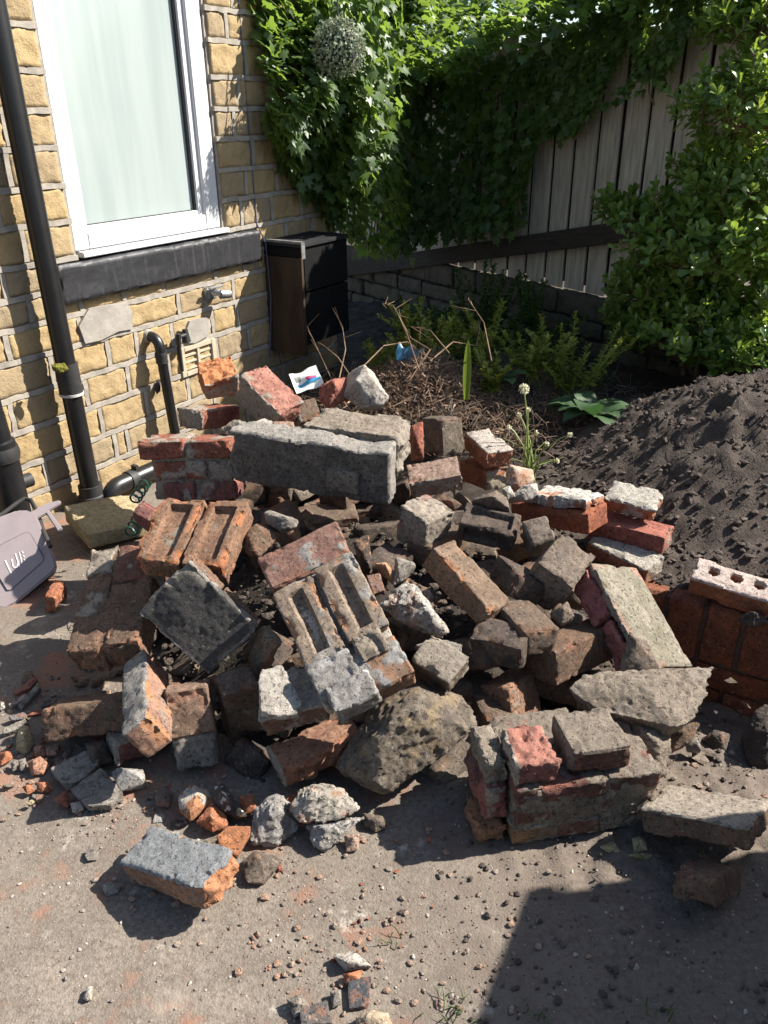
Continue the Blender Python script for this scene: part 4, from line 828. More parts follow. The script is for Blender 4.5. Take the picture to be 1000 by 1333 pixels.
chunk('r3', 'stone_lintel', 'long sloping slab with smooth greenish top and red brick side, right of the pile', 'slab', [
    ('smooth_face', 0, d[0], .0, d[1], 0, .022, masonry((.27, .24, .185), (.19, .17, .125), chip=(.36, .2, .15), dirt=.35, dirtc=(.17, .155, .095), name='lichen_stone'), dict(rough=.0014, warp=.003, knock=2)),
    ('brick', .01, d[0]*.5-.004, .002, d[1]-.004, .024, .09, masonry((.30, .10, .09), (.2, .07, .065), dirt=.1, chip=(.38, .14, .12)), dict(brk=('ac',), rough=.005)),
    ('brick', d[0]*.5+.004, d[0], .002, d[1]-.004, .024, .09, masonry((.30, .10, .09), (.2, .07, .065), dirt=.1, chip=(.38, .14, .12)), dict(brk=('ac',), rough=.005))])
M, d, sg = frame('u6')
chunk('u6', 'mortared_brick', 'red brick carrying a jagged crust of white and red mortar, right of the chives', 'brick', [
    ('brick', 0, d[0], 0, d[1], 0, d[2], masonry((.30, .095, .045), (.22, .07, .038), dirt=.15), dict(chipc=.1, knock=0)),
    ('mortar_crust', .01, d[0]-.05, .004, d[1]+.01, -.032, -.001, masonry((.5, .28, .19), (.40, .17, .1), mort=(.62, .57, .5), dirt=.05), dict(mort={'ab': .75, 'ac': .62}, rough=.005, warp=.006, knock=2, grooves=('ac', 0, .028, .010)))])
# yellow sawn stone against the wall
brick('y0', 'big smooth yellow sandstone block lying at the foot of the wall', YSTONE, voxel=.007, cat='stone block', name='stone_block', rough=.0012, warp=.003, edge=.012, chipc=.1)

# ---------------------------------------------------------------- the pile: broken lumps
R = rock
hb = [0]
def half(c, z, label, mat):
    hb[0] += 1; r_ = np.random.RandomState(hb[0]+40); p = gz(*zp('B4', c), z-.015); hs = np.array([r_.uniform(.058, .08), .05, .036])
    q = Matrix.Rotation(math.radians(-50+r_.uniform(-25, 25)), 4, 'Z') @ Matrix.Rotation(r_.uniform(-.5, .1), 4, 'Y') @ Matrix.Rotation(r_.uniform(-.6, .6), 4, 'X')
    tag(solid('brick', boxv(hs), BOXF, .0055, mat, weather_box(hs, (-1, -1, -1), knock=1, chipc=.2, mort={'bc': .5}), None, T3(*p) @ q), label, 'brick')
R('A5', [(685, 175), (735, 150), (790, 145), (800, 185), (770, 225), (720, 245), (685, 225)], .48, 'brick_lump', 'crumbly red brick lump between the paint sachet and the white rock', 'brick lump', masonry((.36, .14, .1), (.28, .1, .07), dirt=.1), rough=1.8)
R('A5', [(770, 205), (790, 130), (845, 105), (880, 130), (930, 215), (900, 242), (830, 248)], .49, 'mortar_rock', 'pointed white mortar rock at the top of the pile before the dead twigs', 'rock', PALEM, .35, .4, .4, rough=1.2)
R('A5', [(420, 322), (480, 293), (520, 310), (540, 345), (480, 352)], .49, 'mortar_chip', 'flat white mortar flake lying behind the concrete block', 'mortar chip', PALEM, flat=True, thick=.3, up=.8)
R('A5', [(512, 308), (590, 308), (600, 352), (548, 362)], .50, 'mortar_chip', 'pinkish mortar flake next to the white flake behind the concrete block', 'mortar chip', masonry((.42, .3, .25), (.34, .25, .2), dirt=.2), flat=True, thick=.4, up=.7)
R('A5', [(320, 332), (370, 298), (435, 318), (430, 345), (340, 352)], .51, 'mortar_lump', 'grey mortar lump on the seam between brickwork lump and concrete block', 'mortar lump', MORT, rough=1.5)
R('B2', [(615, 158), (640, 150), (760, 190), (752, 218), (690, 230), (625, 202)], .42, 'mortar_chip', 'pale wedge shaped chip in the dark gap under the concrete block', 'mortar chip', GSTONE, .3, .4, .6)
R('B2', [(525, 260), (560, 210), (620, 205), (690, 240), (640, 300), (590, 350), (535, 330)], .38, 'brick_lump', 'rounded red brown brick lump left of the four brick slab', 'brick lump', BROWN, rough=1.3)
R('B3', [(440, 170), (500, 140), (512, 290), (470, 302)], .35, 'wood_splinter', 'charred upright splinter with an orange edge beside the frogged slab', 'splinter', masonry((.09, .06, .045), (.05, .04, .034), chip=(.45, .25, .13)), .3, .4, .1, rough=1.6)
R('B3', [(490, 312), (545, 300), (566, 372), (520, 390)], .33, 'brick_chip', 'flat pinkish brick chip right of the frogged slab', 'brick chip', masonry((.36, .24, .18), (.28, .18, .14), dirt=.2), flat=True, thick=.4, up=.3)
R('B3', [(525, 265), (570, 255), (606, 300), (600, 338)], .33, 'brick_chip', 'small orange and buff brick chip under the white mortared half brick', 'brick chip', masonry((.44, .26, .14), (.34, .2, .12), dirt=.15))
R('B3', [(610, 230), (692, 265), (640, 330), (600, 350)], .33, 'stone_chip', 'triangular grey chip left of the long tilted brick', 'stone chip', GSTONE)
R('B3', [(720, 375), (745, 360), (765, 400), (745, 432)], .30, 'pebble', 'little oval pebble in the hollow beneath the long tilted brick', 'pebble', GSTONE, rough=.5)
R('B3', [(545, 430), (600, 370), (660, 335), (700, 360), (720, 410), (780, 480), (830, 540), (800, 560), (740, 545), (640, 500)], .31, 'mortar_lump', 'pitted grey white mortar lump below the long tilted brick', 'mortar lump', masonry((.44, .41, .36), (.32, .295, .26), dirt=.15, chip=(.42, .26, .17), name='pitted_mortar'), .3, .35, .45, rough=1.7, pit=.008)
R('B3', [(690, 600), (780, 570), (880, 600), (850, 640), (740, 650)], .27, 'stone_chip', 'grey stone flake behind the white crusted brick wedge', 'stone chip', GSTONE, flat=True, thick=.5, up=.6)
R('B6', [(590, 105), (650, 120), (680, 150), (775, 163), (745, 200), (838, 290), (740, 345), (600, 440), (480, 515), (410, 500), (315, 435), (400, 340), (480, 270), (470, 190), (520, 142)], .13, 'sandstone_boulder', 'big rough brown sandstone boulder with a peaked top, centre front', 'boulder', BSTONE, .55, .35, .45, rough=2.2, cuts=6)
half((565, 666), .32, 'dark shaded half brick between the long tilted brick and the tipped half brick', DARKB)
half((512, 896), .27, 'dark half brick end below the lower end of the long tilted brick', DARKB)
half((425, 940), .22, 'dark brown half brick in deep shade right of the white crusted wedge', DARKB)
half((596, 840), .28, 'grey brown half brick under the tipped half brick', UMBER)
R('B4', [(695, 790), (760, 745), (787, 800), (740, 832)], .29, 'brick_chip', 'small buff lump poking out beneath the tipped half brick', 'brick chip', GREYB)
R('B4', [(390, 358), (490, 320), (525, 345), (546, 396), (470, 378)], .40, 'brick_lump', 'grey brown pointed lump behind the soot stained frogged brick', 'brick lump', GREYB)
R('B4', [(280, 356), (310, 345), (356, 375), (330, 392)], .38, 'stone_chip', 'small dark chip beside the white mortared half brick', 'stone chip', UMBER)
R('B4', [(510, 312), (540, 300), (562, 340), (530, 352)], .36, 'mortar_chip', 'small white lump left of the jagged mortar crust', 'mortar chip', PALEM)
R('B4', [(535, 352), (590, 300), (642, 292), (652, 330), (600, 362)], .35, 'mortar_rock', 'white mortared lump leaning on the left end of the crusted red brick', 'rock', PALEM)
R('A6', [(345, 340), (352, 318), (410, 330), (415, 360), (380, 375), (345, 368)], .32, 'brick_lump', 'orange brick end with white top behind the chive stems', 'brick lump', masonry((.45, .2, .11), (.5, .42, .33), dirt=.1), .35, .4, .6, rough=.6)
R('A6', [(104, 222), (135, 210), (138, 300), (106, 306)], .42, 'brick_lump', 'red brick sliver left of the square ended half brick', 'brick lump', RED, .3, .5, .2, rough=.7)
R('B5', [(535, 222), (570, 108), (622, 132), (668, 222), (602, 228)], .235, 'stone_chip', 'flat grey stone leaning at the foot of the smooth sloping slab', 'stone chip', GREYB, .2, .5, .4)
R('B5', [(790, 442), (830, 405), (880, 420), (872, 492)], .0, 'stone', 'dark stone lying in the trench left of the earthy clump', 'stone', masonry((.12, .1, .08), (.07, .058, .048)))
R('B5', [(915, 432), (960, 350), (1000, 330), (1040, 430), (1000, 542), (950, 522)], .03, 'soil_clump', 'big dark earth clump at the right edge of the trench', 'clump', SOIL, rough=1.6)
R('B5', [(740, 442), (780, 430), (792, 466), (750, 472)], .03, 'stone', 'small grey pebble under the ragged end of the mortar slab', 'stone', GSTONE)
R('B5', [(480, 766), (520, 750), (546, 786), (500, 784)], .01, 'stone_chip', 'pale yellow chip below the biggest brick block, left one of two', 'stone chip', YSTONE)
R('B5', [(580, 742), (600, 735), (622, 748), (625, 776), (585, 786)], .015, 'stone_chip', 'upright pale yellow chip between biggest brick block and long flat brick', 'stone chip', YSTONE)
R('B5', [(555, 792), (600, 786), (640, 792), (630, 803), (570, 802)], .005, 'stone_chip', 'thin pale sliver on the shade line under the yellow chip', 'stone chip', YSTONE)
# cluster at the front
R('B6', [(30, 560), (110, 505), (150, 530), (195, 622), (100, 702), (20, 682)], .035, 'mortar_lump', 'grey mortar lump half in shade, left one of the front cluster', 'mortar lump', GMORT, .45, .4, .6, rough=2.4)
R('B6', [(165, 560), (200, 490), (270, 470), (350, 490), (412, 562), (350, 600), (200, 612)], .075, 'mortar_lump', 'pale angular mortar lump on top of the front cluster', 'mortar lump', masonry((.40, .36, .30), (.30, .27, .225), dirt=.2), .4, .4, .5, rough=2.6)
R('B6', [(225, 622), (330, 600), (422, 590), (330, 682), (270, 712), (235, 672)], .03, 'mortar_lump', 'long grey white flake under the pale lump of the front cluster', 'mortar lump', GMORT, .4, .4, .6, rough=2.4)
R('B6', [(355, 660), (412, 655), (406, 712), (365, 716)], .015, 'brick_chip', 'small pale orange chip right of the front cluster', 'brick chip', masonry((.40, .27, .2), (.32, .22, .17)))
R('B6', [(430, 582), (500, 590), (512, 632), (470, 646), (430, 622)], .015, 'stone_chip', 'flat brown grey chip on the tarmac at the tip of the shadow', 'stone chip', GREYB)
R('B7', [(580, 342), (620, 305), (672, 320), (692, 362), (620, 422), (585, 386)], .04, 'brick_lump', 'rounded lump half white mortar half orange behind the loose brick', 'brick lump', masonry((.46, .22, .11), (.40, .19, .1), mort=(.56, .5, .41), dirt=.05), mort=.5, rough=.8)
R('B7', [(640, 426), (692, 360), (736, 405), (742, 440), (692, 456)], .03, 'brick_lump', 'orange brick lump leaning behind the loose brick', 'brick lump', ORANGE, rough=.8)
R('B7', [(700, 312), (730, 300), (802, 405), (772, 414), (702, 362)], .05, 'mortar_chip', 'dark wedge with a white mortar edge among the orange lumps', 'mortar chip', masonry((.08, .075, .07), (.05, .048, .046), mort=(.6, .58, .54)), mort=.3)
R('B7', [(775, 342), (822, 335), (836, 386), (790, 402)], .04, 'brick_chip', 'orange chip right of the white edged wedge', 'brick chip', ORANGE, rough=.7)
R('B7', [(706, 472), (740, 440), (816, 440), (812, 470), (772, 542), (716, 502)], .05, 'tile_piece', 'flat orange tile piece standing against the loose brick', 'tile', masonry((.42, .18, .08), (.34, .14, .065), dirt=.1), flat=True, thick=.45, up=.2, rough=.5)
R('B7', [(790, 552), (830, 520), (922, 545), (862, 622), (800, 622)], .02, 'stone', 'low rounded grey brown stone right of the loose brick', 'stone', GREYB, .25, .35, .7)
R('B7', [(505, 330), (540, 308), (566, 340), (550, 376), (510, 370)], .025, 'stone', 'dark rounded pebble left of the half white lump', 'stone', masonry((.12, .11, .1), (.08, .075, .07)), rough=.6)
R('B7', [(330, 630), (365, 620), (398, 628), (385, 655), (345, 665)], .008, 'stone_chip', 'small grey chip in the shadow of the loose brick', 'stone chip', GMORT)
R('B7', [(268, 1000), (288, 958), (305, 960), (297, 1002), (280, 1008)], .008, 'mortar_chip', 'single white chip on the open tarmac at bottom left', 'mortar chip', PALEM)
# debris left of the pile
DD = [([(80, 188), (200, 100), (232, 110), (180, 165), (95, 202)], 'brick_chip', 'long red tile splinter lying uppermost in the left debris', 'brick chip', masonry((.36, .15, .1), (.3, .12, .08), dirt=.2), 1),
      ([(105, 270), (225, 135), (242, 160), (130, 297)], 'stone_sliver', 'long pale sliver under the red tile splinter', 'sliver', GSTONE, 1),
      ([(50, 262), (150, 195), (162, 215), (70, 277)], 'stone_sliver', 'shorter pinkish sliver beside the long pale sliver', 'sliver', masonry((.38, .3, .26), (.3, .24, .2)), 1),
      ([(10, 412), (150, 345), (172, 380), (20, 442)], 'stone_sliver', 'grey slate strip left of the yellow chip', 'sliver', GSTONE, 1),
      ([(50, 332), (145, 305), (167, 345), (70, 357)], 'stone_sliver', 'dark grey slate strip above the grey slate strip', 'sliver', masonry((.16, .15, .145), (.1, .095, .09)), 1),
      ([(110, 397), (170, 390), (200, 490), (160, 552), (95, 532)], 'stone_chip', 'upright yellow sandstone chip in the left debris', 'stone chip', YSTONE, 0),
      ([(0, 545), (60, 535), (77, 580), (0, 627)], 'brick_chip', 'orange brick chip at the left picture edge', 'brick chip', ORANGE, 0),
      ([(165, 602), (240, 570), (297, 620), (260, 672), (190, 677)], 'brick_chip', 'rounded orange pink brick chip below the yellow chip', 'brick chip', masonry((.42, .22, .14), (.34, .18, .12), dirt=.15), 0),
      ([(200, 512), (260, 500), (272, 560), (210, 562)], 'brick_chip', 'orange pink chip just right of the yellow chip', 'brick chip', masonry((.42, .22, .14), (.34, .18, .12), dirt=.2), 0),
      ([(270, 512), (350, 510), (332, 560), (275, 562)], 'brick_chip', 'flat pink chip in front of the whole brown brick', 'brick chip', masonry((.4, .26, .2), (.33, .22, .17)), 1),
      ([(220, 722), (280, 715), (312, 755), (260, 787), (220, 772)], 'brick_chip', 'bright orange chip on the tarmac, larger of two', 'brick chip', ORANGE, 0),
      ([(130, 747), (180, 735), (207, 770), (165, 792)], 'brick_chip', 'bright orange chip on the tarmac, smaller of two', 'brick chip', ORANGE, 0),
      ([(210, 792), (270, 790), (262, 815), (215, 827)], 'brick_chip', 'flat salmon chip under the larger orange chip', 'brick chip', masonry((.42, .24, .17), (.36, .2, .14)), 1),
      ([(150, 842), (190, 820), (207, 835), (180, 857)], 'stone_chip', 'thin yellow flake on the tarmac', 'stone chip', YSTONE, 1),
      ([(320, 822), (390, 765), (427, 835), (400, 867)], 'brick_chip', 'dark red block left of the grey slabs', 'brick chip', RED, 0),
      ([(415, 842), (490, 830), (497, 880), (430, 897)], 'mortar_chip', 'grey mortar chip below the grey slabs', 'mortar chip', GMORT, 0),
      ([(240, 242), (380, 205), (397, 235), (250, 277)], 'stone_sliver', 'dark strip in shade above the whole brown brick', 'sliver', masonry((.16, .14, .125), (.1, .09, .08)), 1),
      ([(0, 252), (25, 245), (30, 280), (0, 292)], 'mortar_chip', 'white chip at the left picture edge', 'mortar chip', PALEM, 0),
      ([(60, 600), (85, 585), (105, 640), (75, 655)], 'stone_chip', 'grey chip left of the rounded orange pink chip', 'stone chip', GSTONE, 0),
      ([(110, 590), (150, 575), (160, 640), (120, 655)], 'stone_chip', 'pale grey chip touching the rounded orange pink chip', 'stone chip', GSTONE, 0)]
for pts, nm, lb, ct, mt, fl in DD: R('D', pts, .016, nm, lb, ct, mt, flat=bool(fl), thick=.35, up=.6)
R('B7', [(165, 252), (280, 195), (332, 225), (272, 292), (212, 312)], .03, 'stone_slab', 'flat grey slab lying left of its twin in front of the brown brick', 'slab', GSTONE, flat=True, thick=.22, up=.75, rough=.6)
R('B7', [(225, 325), (330, 250), (402, 332), (362, 372), (290, 377)], .028, 'stone_slab', 'flat grey slab with orange stain, nearer one of the pair', 'slab', GSTONE, flat=True, thick=.22, up=.75, rough=.6)
R('B7', [(365, 267), (385, 250), (465, 255), (472, 300), (392, 326)], .03, 'mortar_lump', 'squarish grey mortar block right of the flat slabs', 'mortar lump', GMORT, .3, .4, .6, rough=.7)
R('B7', [(280, 172), (340, 160), (367, 225), (300, 242)], .04, 'brick_lump', 'dark lump in shade behind the flat grey slabs', 'brick lump', DARKB)
# debris at the bottom edge
R('B8', [(188, 303), (230, 297), (262, 325), (215, 332)], .012, 'mortar_chip', 'white pitted chip at the bottom, above the orange chip', 'mortar chip', PALEM)
R('B8', [(208, 342), (245, 332), (242, 352), (215, 358)], .012, 'brick_chip', 'orange chip between white chip and slate at the bottom', 'brick chip', ORANGE)
R('B8', [(218, 350), (262, 345), (256, 400), (220, 407)], .008, 'slate_piece', 'smooth dark blue grey slate piece at the bottom', 'slate', masonry((.085, .09, .1), (.06, .065, .072), dirt=.1), flat=True, thick=.25, up=.8, rough=.4)
R('B8', [(105, 387), (130, 378), (148, 400), (120, 420)], .012, 'stone', 'pale stone at the bottom, left of the slate', 'stone', GSTONE)
R('B8', [(130, 407), (180, 390), (187, 433), (130, 440)], .015, 'stone', 'dark flat stone cut off by the bottom edge', 'stone', masonry((.15, .14, .135), (.1, .095, .09)), flat=True, thick=.4, up=.7)
R('B8', [(230, 422), (260, 408), (292, 412), (302, 440), (240, 442)], .012, 'stone_chip', 'cream chip cut off by the bottom edge', 'stone chip', masonry((.5, .4, .28), (.42, .33, .23)))
R('B8', [(185, 372), (205, 368), (207, 395), (190, 402)], .010, 'stone', 'small grey stone touching the left side of the slate', 'stone', GSTONE)
R('B8', [(745, 322), (756, 318), (762, 330), (750, 335)], .006, 'mortar_chip', 'tiny white chip inside the bottom right shadow', 'mortar chip', PALEM)
R('A6', [(878, 268), (890, 262), (895, 285), (882, 290)], .36, 'brick_chip', 'small pink chip on the soil heap', 'brick chip', masonry((.5, .3, .22), (.42, .26, .2)))
R('A6', [(625, 300), (640, 292), (650, 308), (632, 318)], .2, 'mortar_chip', 'small pale chip low on the left slope of the soil heap', 'mortar chip', PALEM)
R('A6', [(940, 690), (985, 688), (1000, 712), (960, 722), (925, 708)], .155, 'soil_clump', 'earth clump with a hanging root on the edging wall', 'clump', SOIL, rough=1.5)
# loose chips strewn on the tarmac
rc = np.random.RandomState(77); CH = [GSTONE, MORT, masonry((.36, .24, .18), (.28, .18, .14), dirt=.2), RED, ORANGE, GMORT, PALEM, DARKB]
def chips(n, cx, cy, sx, sy, s0, s1, label, group, mats):
    for k in range(n):
        px, py = cx+rc.normal()*sx, cy+rc.normal()*sy
        if not (2 < px < 998): continue
        s = s0+(s1-s0)*rc.rand()**2; c = gz(px, py, s*.25); dim = np.array([1, rc.uniform(.5, .9), rc.uniform(.25, .6)])*s; a = rc.uniform(0, 6.28)
        P = rc.normal(0, 1, (9, 3)); P /= np.linalg.norm(P, axis=1)[:, None]; P = P*dim; P = np.stack([P[:, 0]*math.cos(a)-P[:, 1]*math.sin(a), P[:, 0]*math.sin(a)+P[:, 1]*math.cos(a), P[:, 2]], 1)
        V, Fc = hullmesh(P); tag(link('rubble_chip', mesh('rubble_chip', V, Fc), mats[rc.randint(len(mats))], None, T3(*c)), label, 'chip', group)
chips(46, 75, 960, 55, 45, .008, .026, 'small sharp rubble chip among the debris left of the brown brick', 'chips in the left debris', CH)
chips(26, 150, 880, 45, 18, .010, .034, 'dark rubble chip lying in the shadow of the tilted brown slab', 'chips in the shade of the tilted slab', [DARKB, UMBER, GSTONE, DARKB])
chips(40, 330, 1060, 95, 28, .007, .024, 'small rubble chip on the tarmac around the front cluster of mortar lumps', 'chips around the front cluster', CH)
chips(22, 470, 1190, 60, 50, .005, .014, 'little chip on the open tarmac in front of the pile', 'chips on the open tarmac', CH)
chips(26, 900, 960, 60, 40, .008, .028, 'earthy chip in the trench between mortar slab and edging wall', 'chips in the trench', [DARKB, UMBER, GREYB, MORT])
# bricks half buried in the gaps
fillm = [DARKB, UMBER, DARKB, BROWN, UMBER, GREYB, DARKB]; rr = np.random.RandomState(11); cnt = 0  # mostly dark bricks, shade of the deep gaps put into their colour
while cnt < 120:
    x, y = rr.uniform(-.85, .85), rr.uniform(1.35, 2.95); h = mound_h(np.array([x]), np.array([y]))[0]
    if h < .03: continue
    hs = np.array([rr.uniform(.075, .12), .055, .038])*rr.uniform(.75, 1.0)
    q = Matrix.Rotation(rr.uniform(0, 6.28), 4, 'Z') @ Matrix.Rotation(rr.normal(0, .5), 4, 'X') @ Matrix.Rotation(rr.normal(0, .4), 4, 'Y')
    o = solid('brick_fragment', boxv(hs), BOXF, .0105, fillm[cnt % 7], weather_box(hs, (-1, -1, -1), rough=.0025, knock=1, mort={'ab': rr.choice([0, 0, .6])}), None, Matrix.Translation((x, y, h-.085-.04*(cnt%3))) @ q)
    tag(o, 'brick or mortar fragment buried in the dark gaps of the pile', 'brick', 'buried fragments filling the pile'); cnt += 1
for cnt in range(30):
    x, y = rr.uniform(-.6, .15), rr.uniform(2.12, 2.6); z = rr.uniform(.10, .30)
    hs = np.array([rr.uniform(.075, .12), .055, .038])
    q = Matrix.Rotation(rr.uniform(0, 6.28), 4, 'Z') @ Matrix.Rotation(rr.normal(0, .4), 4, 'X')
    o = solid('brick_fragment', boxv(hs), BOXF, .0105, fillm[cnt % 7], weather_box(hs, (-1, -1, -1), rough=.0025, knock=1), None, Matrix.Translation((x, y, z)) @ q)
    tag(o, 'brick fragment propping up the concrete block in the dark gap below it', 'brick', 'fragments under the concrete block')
flush()
# ---------------------------------------------------------------- leaves
IVY = leafmat('ivy_leaf', (.036, .075, .018), (.09, .15, .036), .44, .42, (.24, .36, .05))
SHR = leafmat('glossy_shrub_leaf', (.062, .12, .024), (.15, .23, .045), .30, .36, (.30, .42, .05))
SHRN = leafmat('young_and_sunlit_leaf', (.10, .17, .03), (.17, .24, .045), .35, .38, (.36, .44, .05))
WEED = leafmat('weed_leaf', (.045, .085, .018), (.09, .14, .03), .5, .3)
YWEED = leafmat('yellow_green_leaf', (.15, .19, .03), (.23, .25, .04), .5, .35, (.35, .38, .05))
DOCK = leafmat('dock_leaf', (.024, .06, .016), (.035, .08, .022), .65, .25)
def leaf_shape(kind):
    if kind == 'ivy':
        o = [(0, 0), (.30, -.10), (.52, .12), (.30, .30), (.40, .62), (.16, .58), (0, 1.0), (-.16, .58), (-.40, .62), (-.30, .30), (-.52, .12), (-.30, -.10)]
        V = [(0, .32, .0)]+[(x, y, -.10*abs(x)-.10*max(0, y-.4)-.02) for x, y in o]; Fc = [(0, i+1, (i+1) % 12+1) for i in range(12)]
    else:
        wd = {'obovate': .27, 'lance': .13, 'dock': .24, 'oval': .24}[kind]; pr = {'obovate': [.07, .6, .95], 'lance': [.4, 1, .7], 'dock': [.55, 1, .7], 'oval': [.3, 1, .72]}[kind]
        V = [(0, 0, 0)]; Fc = []; ys = [.06, .40, .80]
        for y, p in zip(ys, pr):
            z = -.22*(y**2)*.6; V += [(-wd*p, y, z+.10*p), (0, y, z), (wd*p, y, z+.10*p)]
        V.append((0, 1.0, -.16))
        Fc += [(0, 2, 1), (0, 3, 2)]
        for i in range(2):
            a = 1+i*3; Fc += [(a, a+1, a+4, a+3), (a+1, a+2, a+5, a+4)]
        Fc += [(7, 8, 10), (8, 9, 10)]
    return np.array(V, float), Fc
def leafframe(nrm, tip):
    nrm = nrm/np.linalg.norm(nrm); tip = tip-nrm*(tip @ nrm); tip = tip/max(1e-6, np.linalg.norm(tip)); return np.stack([np.cross(tip, nrm), tip, nrm], 1)
class Leaves:
    def __init__(s): s.L = []
    def add(s, p, nrm, tip, size): s.L.append((np.asarray(p, float), leafframe(np.asarray(nrm, float), np.asarray(tip, float)), size))
    def build(s, kind, mat, parent=None, singles=0, name='foliage'):
        V0, F0 = leaf_shape(kind); L = s.L
        if singles:      # the leaves that show largest become parts of their own
            vis = [(-(sz/np.linalg.norm(p-O))*abs(R[:, 2] @ (p-O))/np.linalg.norm(p-O)*s.front(p), i) for i, (p, R, sz) in enumerate(L)]; vis.sort(); top = {i for _, i in vis[:singles]}
            me = mesh('leaf', V0, F0, True); me.materials.append(mat)
            inv = parent.matrix_world.inverted() if parent else Matrix()
            for i in top:
                p, R, sz = L[i]; link('leaf', me, mat, parent, inv @ M4(R*sz, p))
            L = [l for i, l in enumerate(L) if i not in top]
        V = np.concatenate([(R @ (V0.T*sz)).T+p for p, R, sz in L]); k = len(V0)
        Fc = [tuple(v+i*k for v in f) for i in range(len(L)) for f in F0]
        me = mesh(name, V, Fc, True); o = link(name, me, mat)
        if parent: o.parent = parent; o.matrix_parent_inverse = parent.matrix_world.inverted()
        return tag(o, kind='stuff')
    def front(s, p): return 1.0
def inview(p):
    d = p-O; z = d @ FW; x = CX+F*(d @ RT)/z; y = CY-F*(d @ UP)/z; return -15 < x < 1015 and -15 < y < 1348
def rnd3(s): return rng.normal(0, s, 3)
UPV = np.array([0, 0, 1.0])
# ---------------------------------------------------------------- ivy on the fence
PL = [(344, 4.04), (380, 4.24), (440, 4.24), (520, 4.85), (600, 4.62), (680, 4.28), (760, 3.97), (830, 3.73), (900, 3.50), (990, 3.22)]
PP = np.array([[y*(x-500)/1177, y] for x, y in [(a, b*(1 if a < 400 else 1.08 if a < 500 else 1.21)) for a, b in PL]]); PXS = [p[0] for p in PL]
def ivyplan(px):
    P = np.array([np.interp(px, PXS, PP[:, 0]), np.interp(px, PXS, PP[:, 1])]); Q = np.array([np.interp(px+6, PXS, PP[:, 0]), np.interp(px+6, PXS, PP[:, 1])])
    t = (Q-P)/np.linalg.norm(Q-P); return P, np.array([t[1], -t[0]])
LIP = lambda x: np.interp(x, [338, 365, 400, 470, 640, 700, 800, 990], [1.31, 1.46, 1.61, 1.59, 1.615, 1.67, 1.84, 2.0])
BOT = lambda x: np.interp(x, [335, 350, 372, 400, 430, 470, 520, 560, 640, 690, 704, 712, 722, 735, 760, 778, 800, 830, 845, 870, 905, 990], [195, 175, 225, 255, 290, 325, 326, 312, 302, 296, 255, 195, 190, 196, 190, 165, 120, 60, 140, 130, 28, 18])
def zat(px, py, Y):
    d = ray(px, py); return O[2]+d[2]*(Y/d[1])
ivy = empty('ivy', 'dense dark green ivy hanging over the fence with sunlit leaves along its top', 'ivy', T3(.2, 4.5, .4))
class Ivy(Leaves): pass
iv = Ivy()
for k in range(8200):                                   # hanging curtain in the shade
    px = rng.uniform(346, 905) if k < 7300 else rng.uniform(425, 560)
    P, nn = ivyplan(px); bot = BOT(px)+rng.normal(0, 7)-(22 if px > 690 else 0)
    y1 = zat(px, bot, P[1]); z1 = LIP(px)+.05
    if y1 >= z1: continue
    z = rng.uniform(y1, z1)
    if 842 < px < 880 and rng.rand() < .72: continue
    off = -.02+.14*rng.rand()+.10*sstep(np.array([z]), z1-.5, z1)[0]+.05*math.sin(px*.05+z*9)
    if px > 690: off = .01+.06*rng.rand()
    p = np.array([P[0]+nn[0]*off, P[1]+nn[1]*off, z])
    iv.add(p, np.array([nn[0], nn[1], .45])+rnd3(.42), np.array([0, 0, -1])+rnd3(.45), rng.uniform(.045, .075)*(.8 if px > 690 else 1))
for k in range(7600):                                   # bushy top in the sun
    px = rng.uniform(346, 940) if k < 6700 else rng.uniform(420, 540); P, nn = ivyplan(px); lip = LIP(px)
    pr = np.interp(px, [338, 420, 480, 540, 700, 820, 940], [.06, .12, .30, .60, .60, .34, .22]); t = rng.rand()*(1.5 if k >= 6700 else 1)
    bk = np.interp(px, [338, 420, 520], [.08, .1, .5]); off = pr*(1-t)-bk*t+.025*rng.normal(); z = lip+np.interp(px, [338, 400, 940], [.75, .50, .48])*t+.028*rng.normal()+.03*math.sin(px*.07+t*5)-(.09*rng.rand()**3 if t < .25 else 0)
    p = np.array([P[0]+nn[0]*off, P[1]+nn[1]*off, z])
    iv.add(p, np.array([nn[0]*.15+SUN.x*.45, nn[1]*.15+SUN.y*.45, .75])+rnd3(.42), np.array([nn[0]*.7, nn[1]*.7, -.4])+rnd3(.6), rng.uniform(.042, .072))
for k in range(900):
    c_ = ongy(rng.uniform(470, 560), rng.uniform(-40, 25), 5.3+rng.normal(0, .15)); iv.add(c_, UPV*.7+np.array([SUN.x, SUN.y, 0])*.4+rnd3(.4), np.array([0, -.6, -.5])+rnd3(.5), rng.uniform(.05, .08))
for k in range(1100):                                   # skirt bulge added at the house corner to shade the wall strip
    px = rng.uniform(400, 446); P, nn = ivyplan(px); off = .36*rng.rand()**.7; z = rng.uniform(.95+.25*(off/.36)*rng.rand(), 1.95)
    iv.add(np.array([P[0]+nn[0]*off, P[1]+nn[1]*off, z]), np.array([nn[0]*.8, nn[1]*.8, .5])+rnd3(.42), np.array([0, 0, -1])+rnd3(.45), rng.uniform(.045, .07))
for k in range(90):                                     # thin trailing shoot across the boards
    t = rng.rand(); px = 880-85*t+rng.normal(0, 9)*(1-t); py = 40+95*min(1, t*1.25)+rng.normal(0, 14)*(1-t); P, nn = ivyplan(px); off = .03+.04*rng.rand()
    iv.add(np.array([P[0]+nn[0]*off, P[1]+nn[1]*off, zat(px, py, P[1])]), np.array([nn[0]*.6, nn[1]*.6, .7])+rnd3(.4), np.array([0, 0, -1])+rnd3(.5), rng.uniform(.03, .05))
iv.front = lambda p: 1.0 if inview(p) else .01
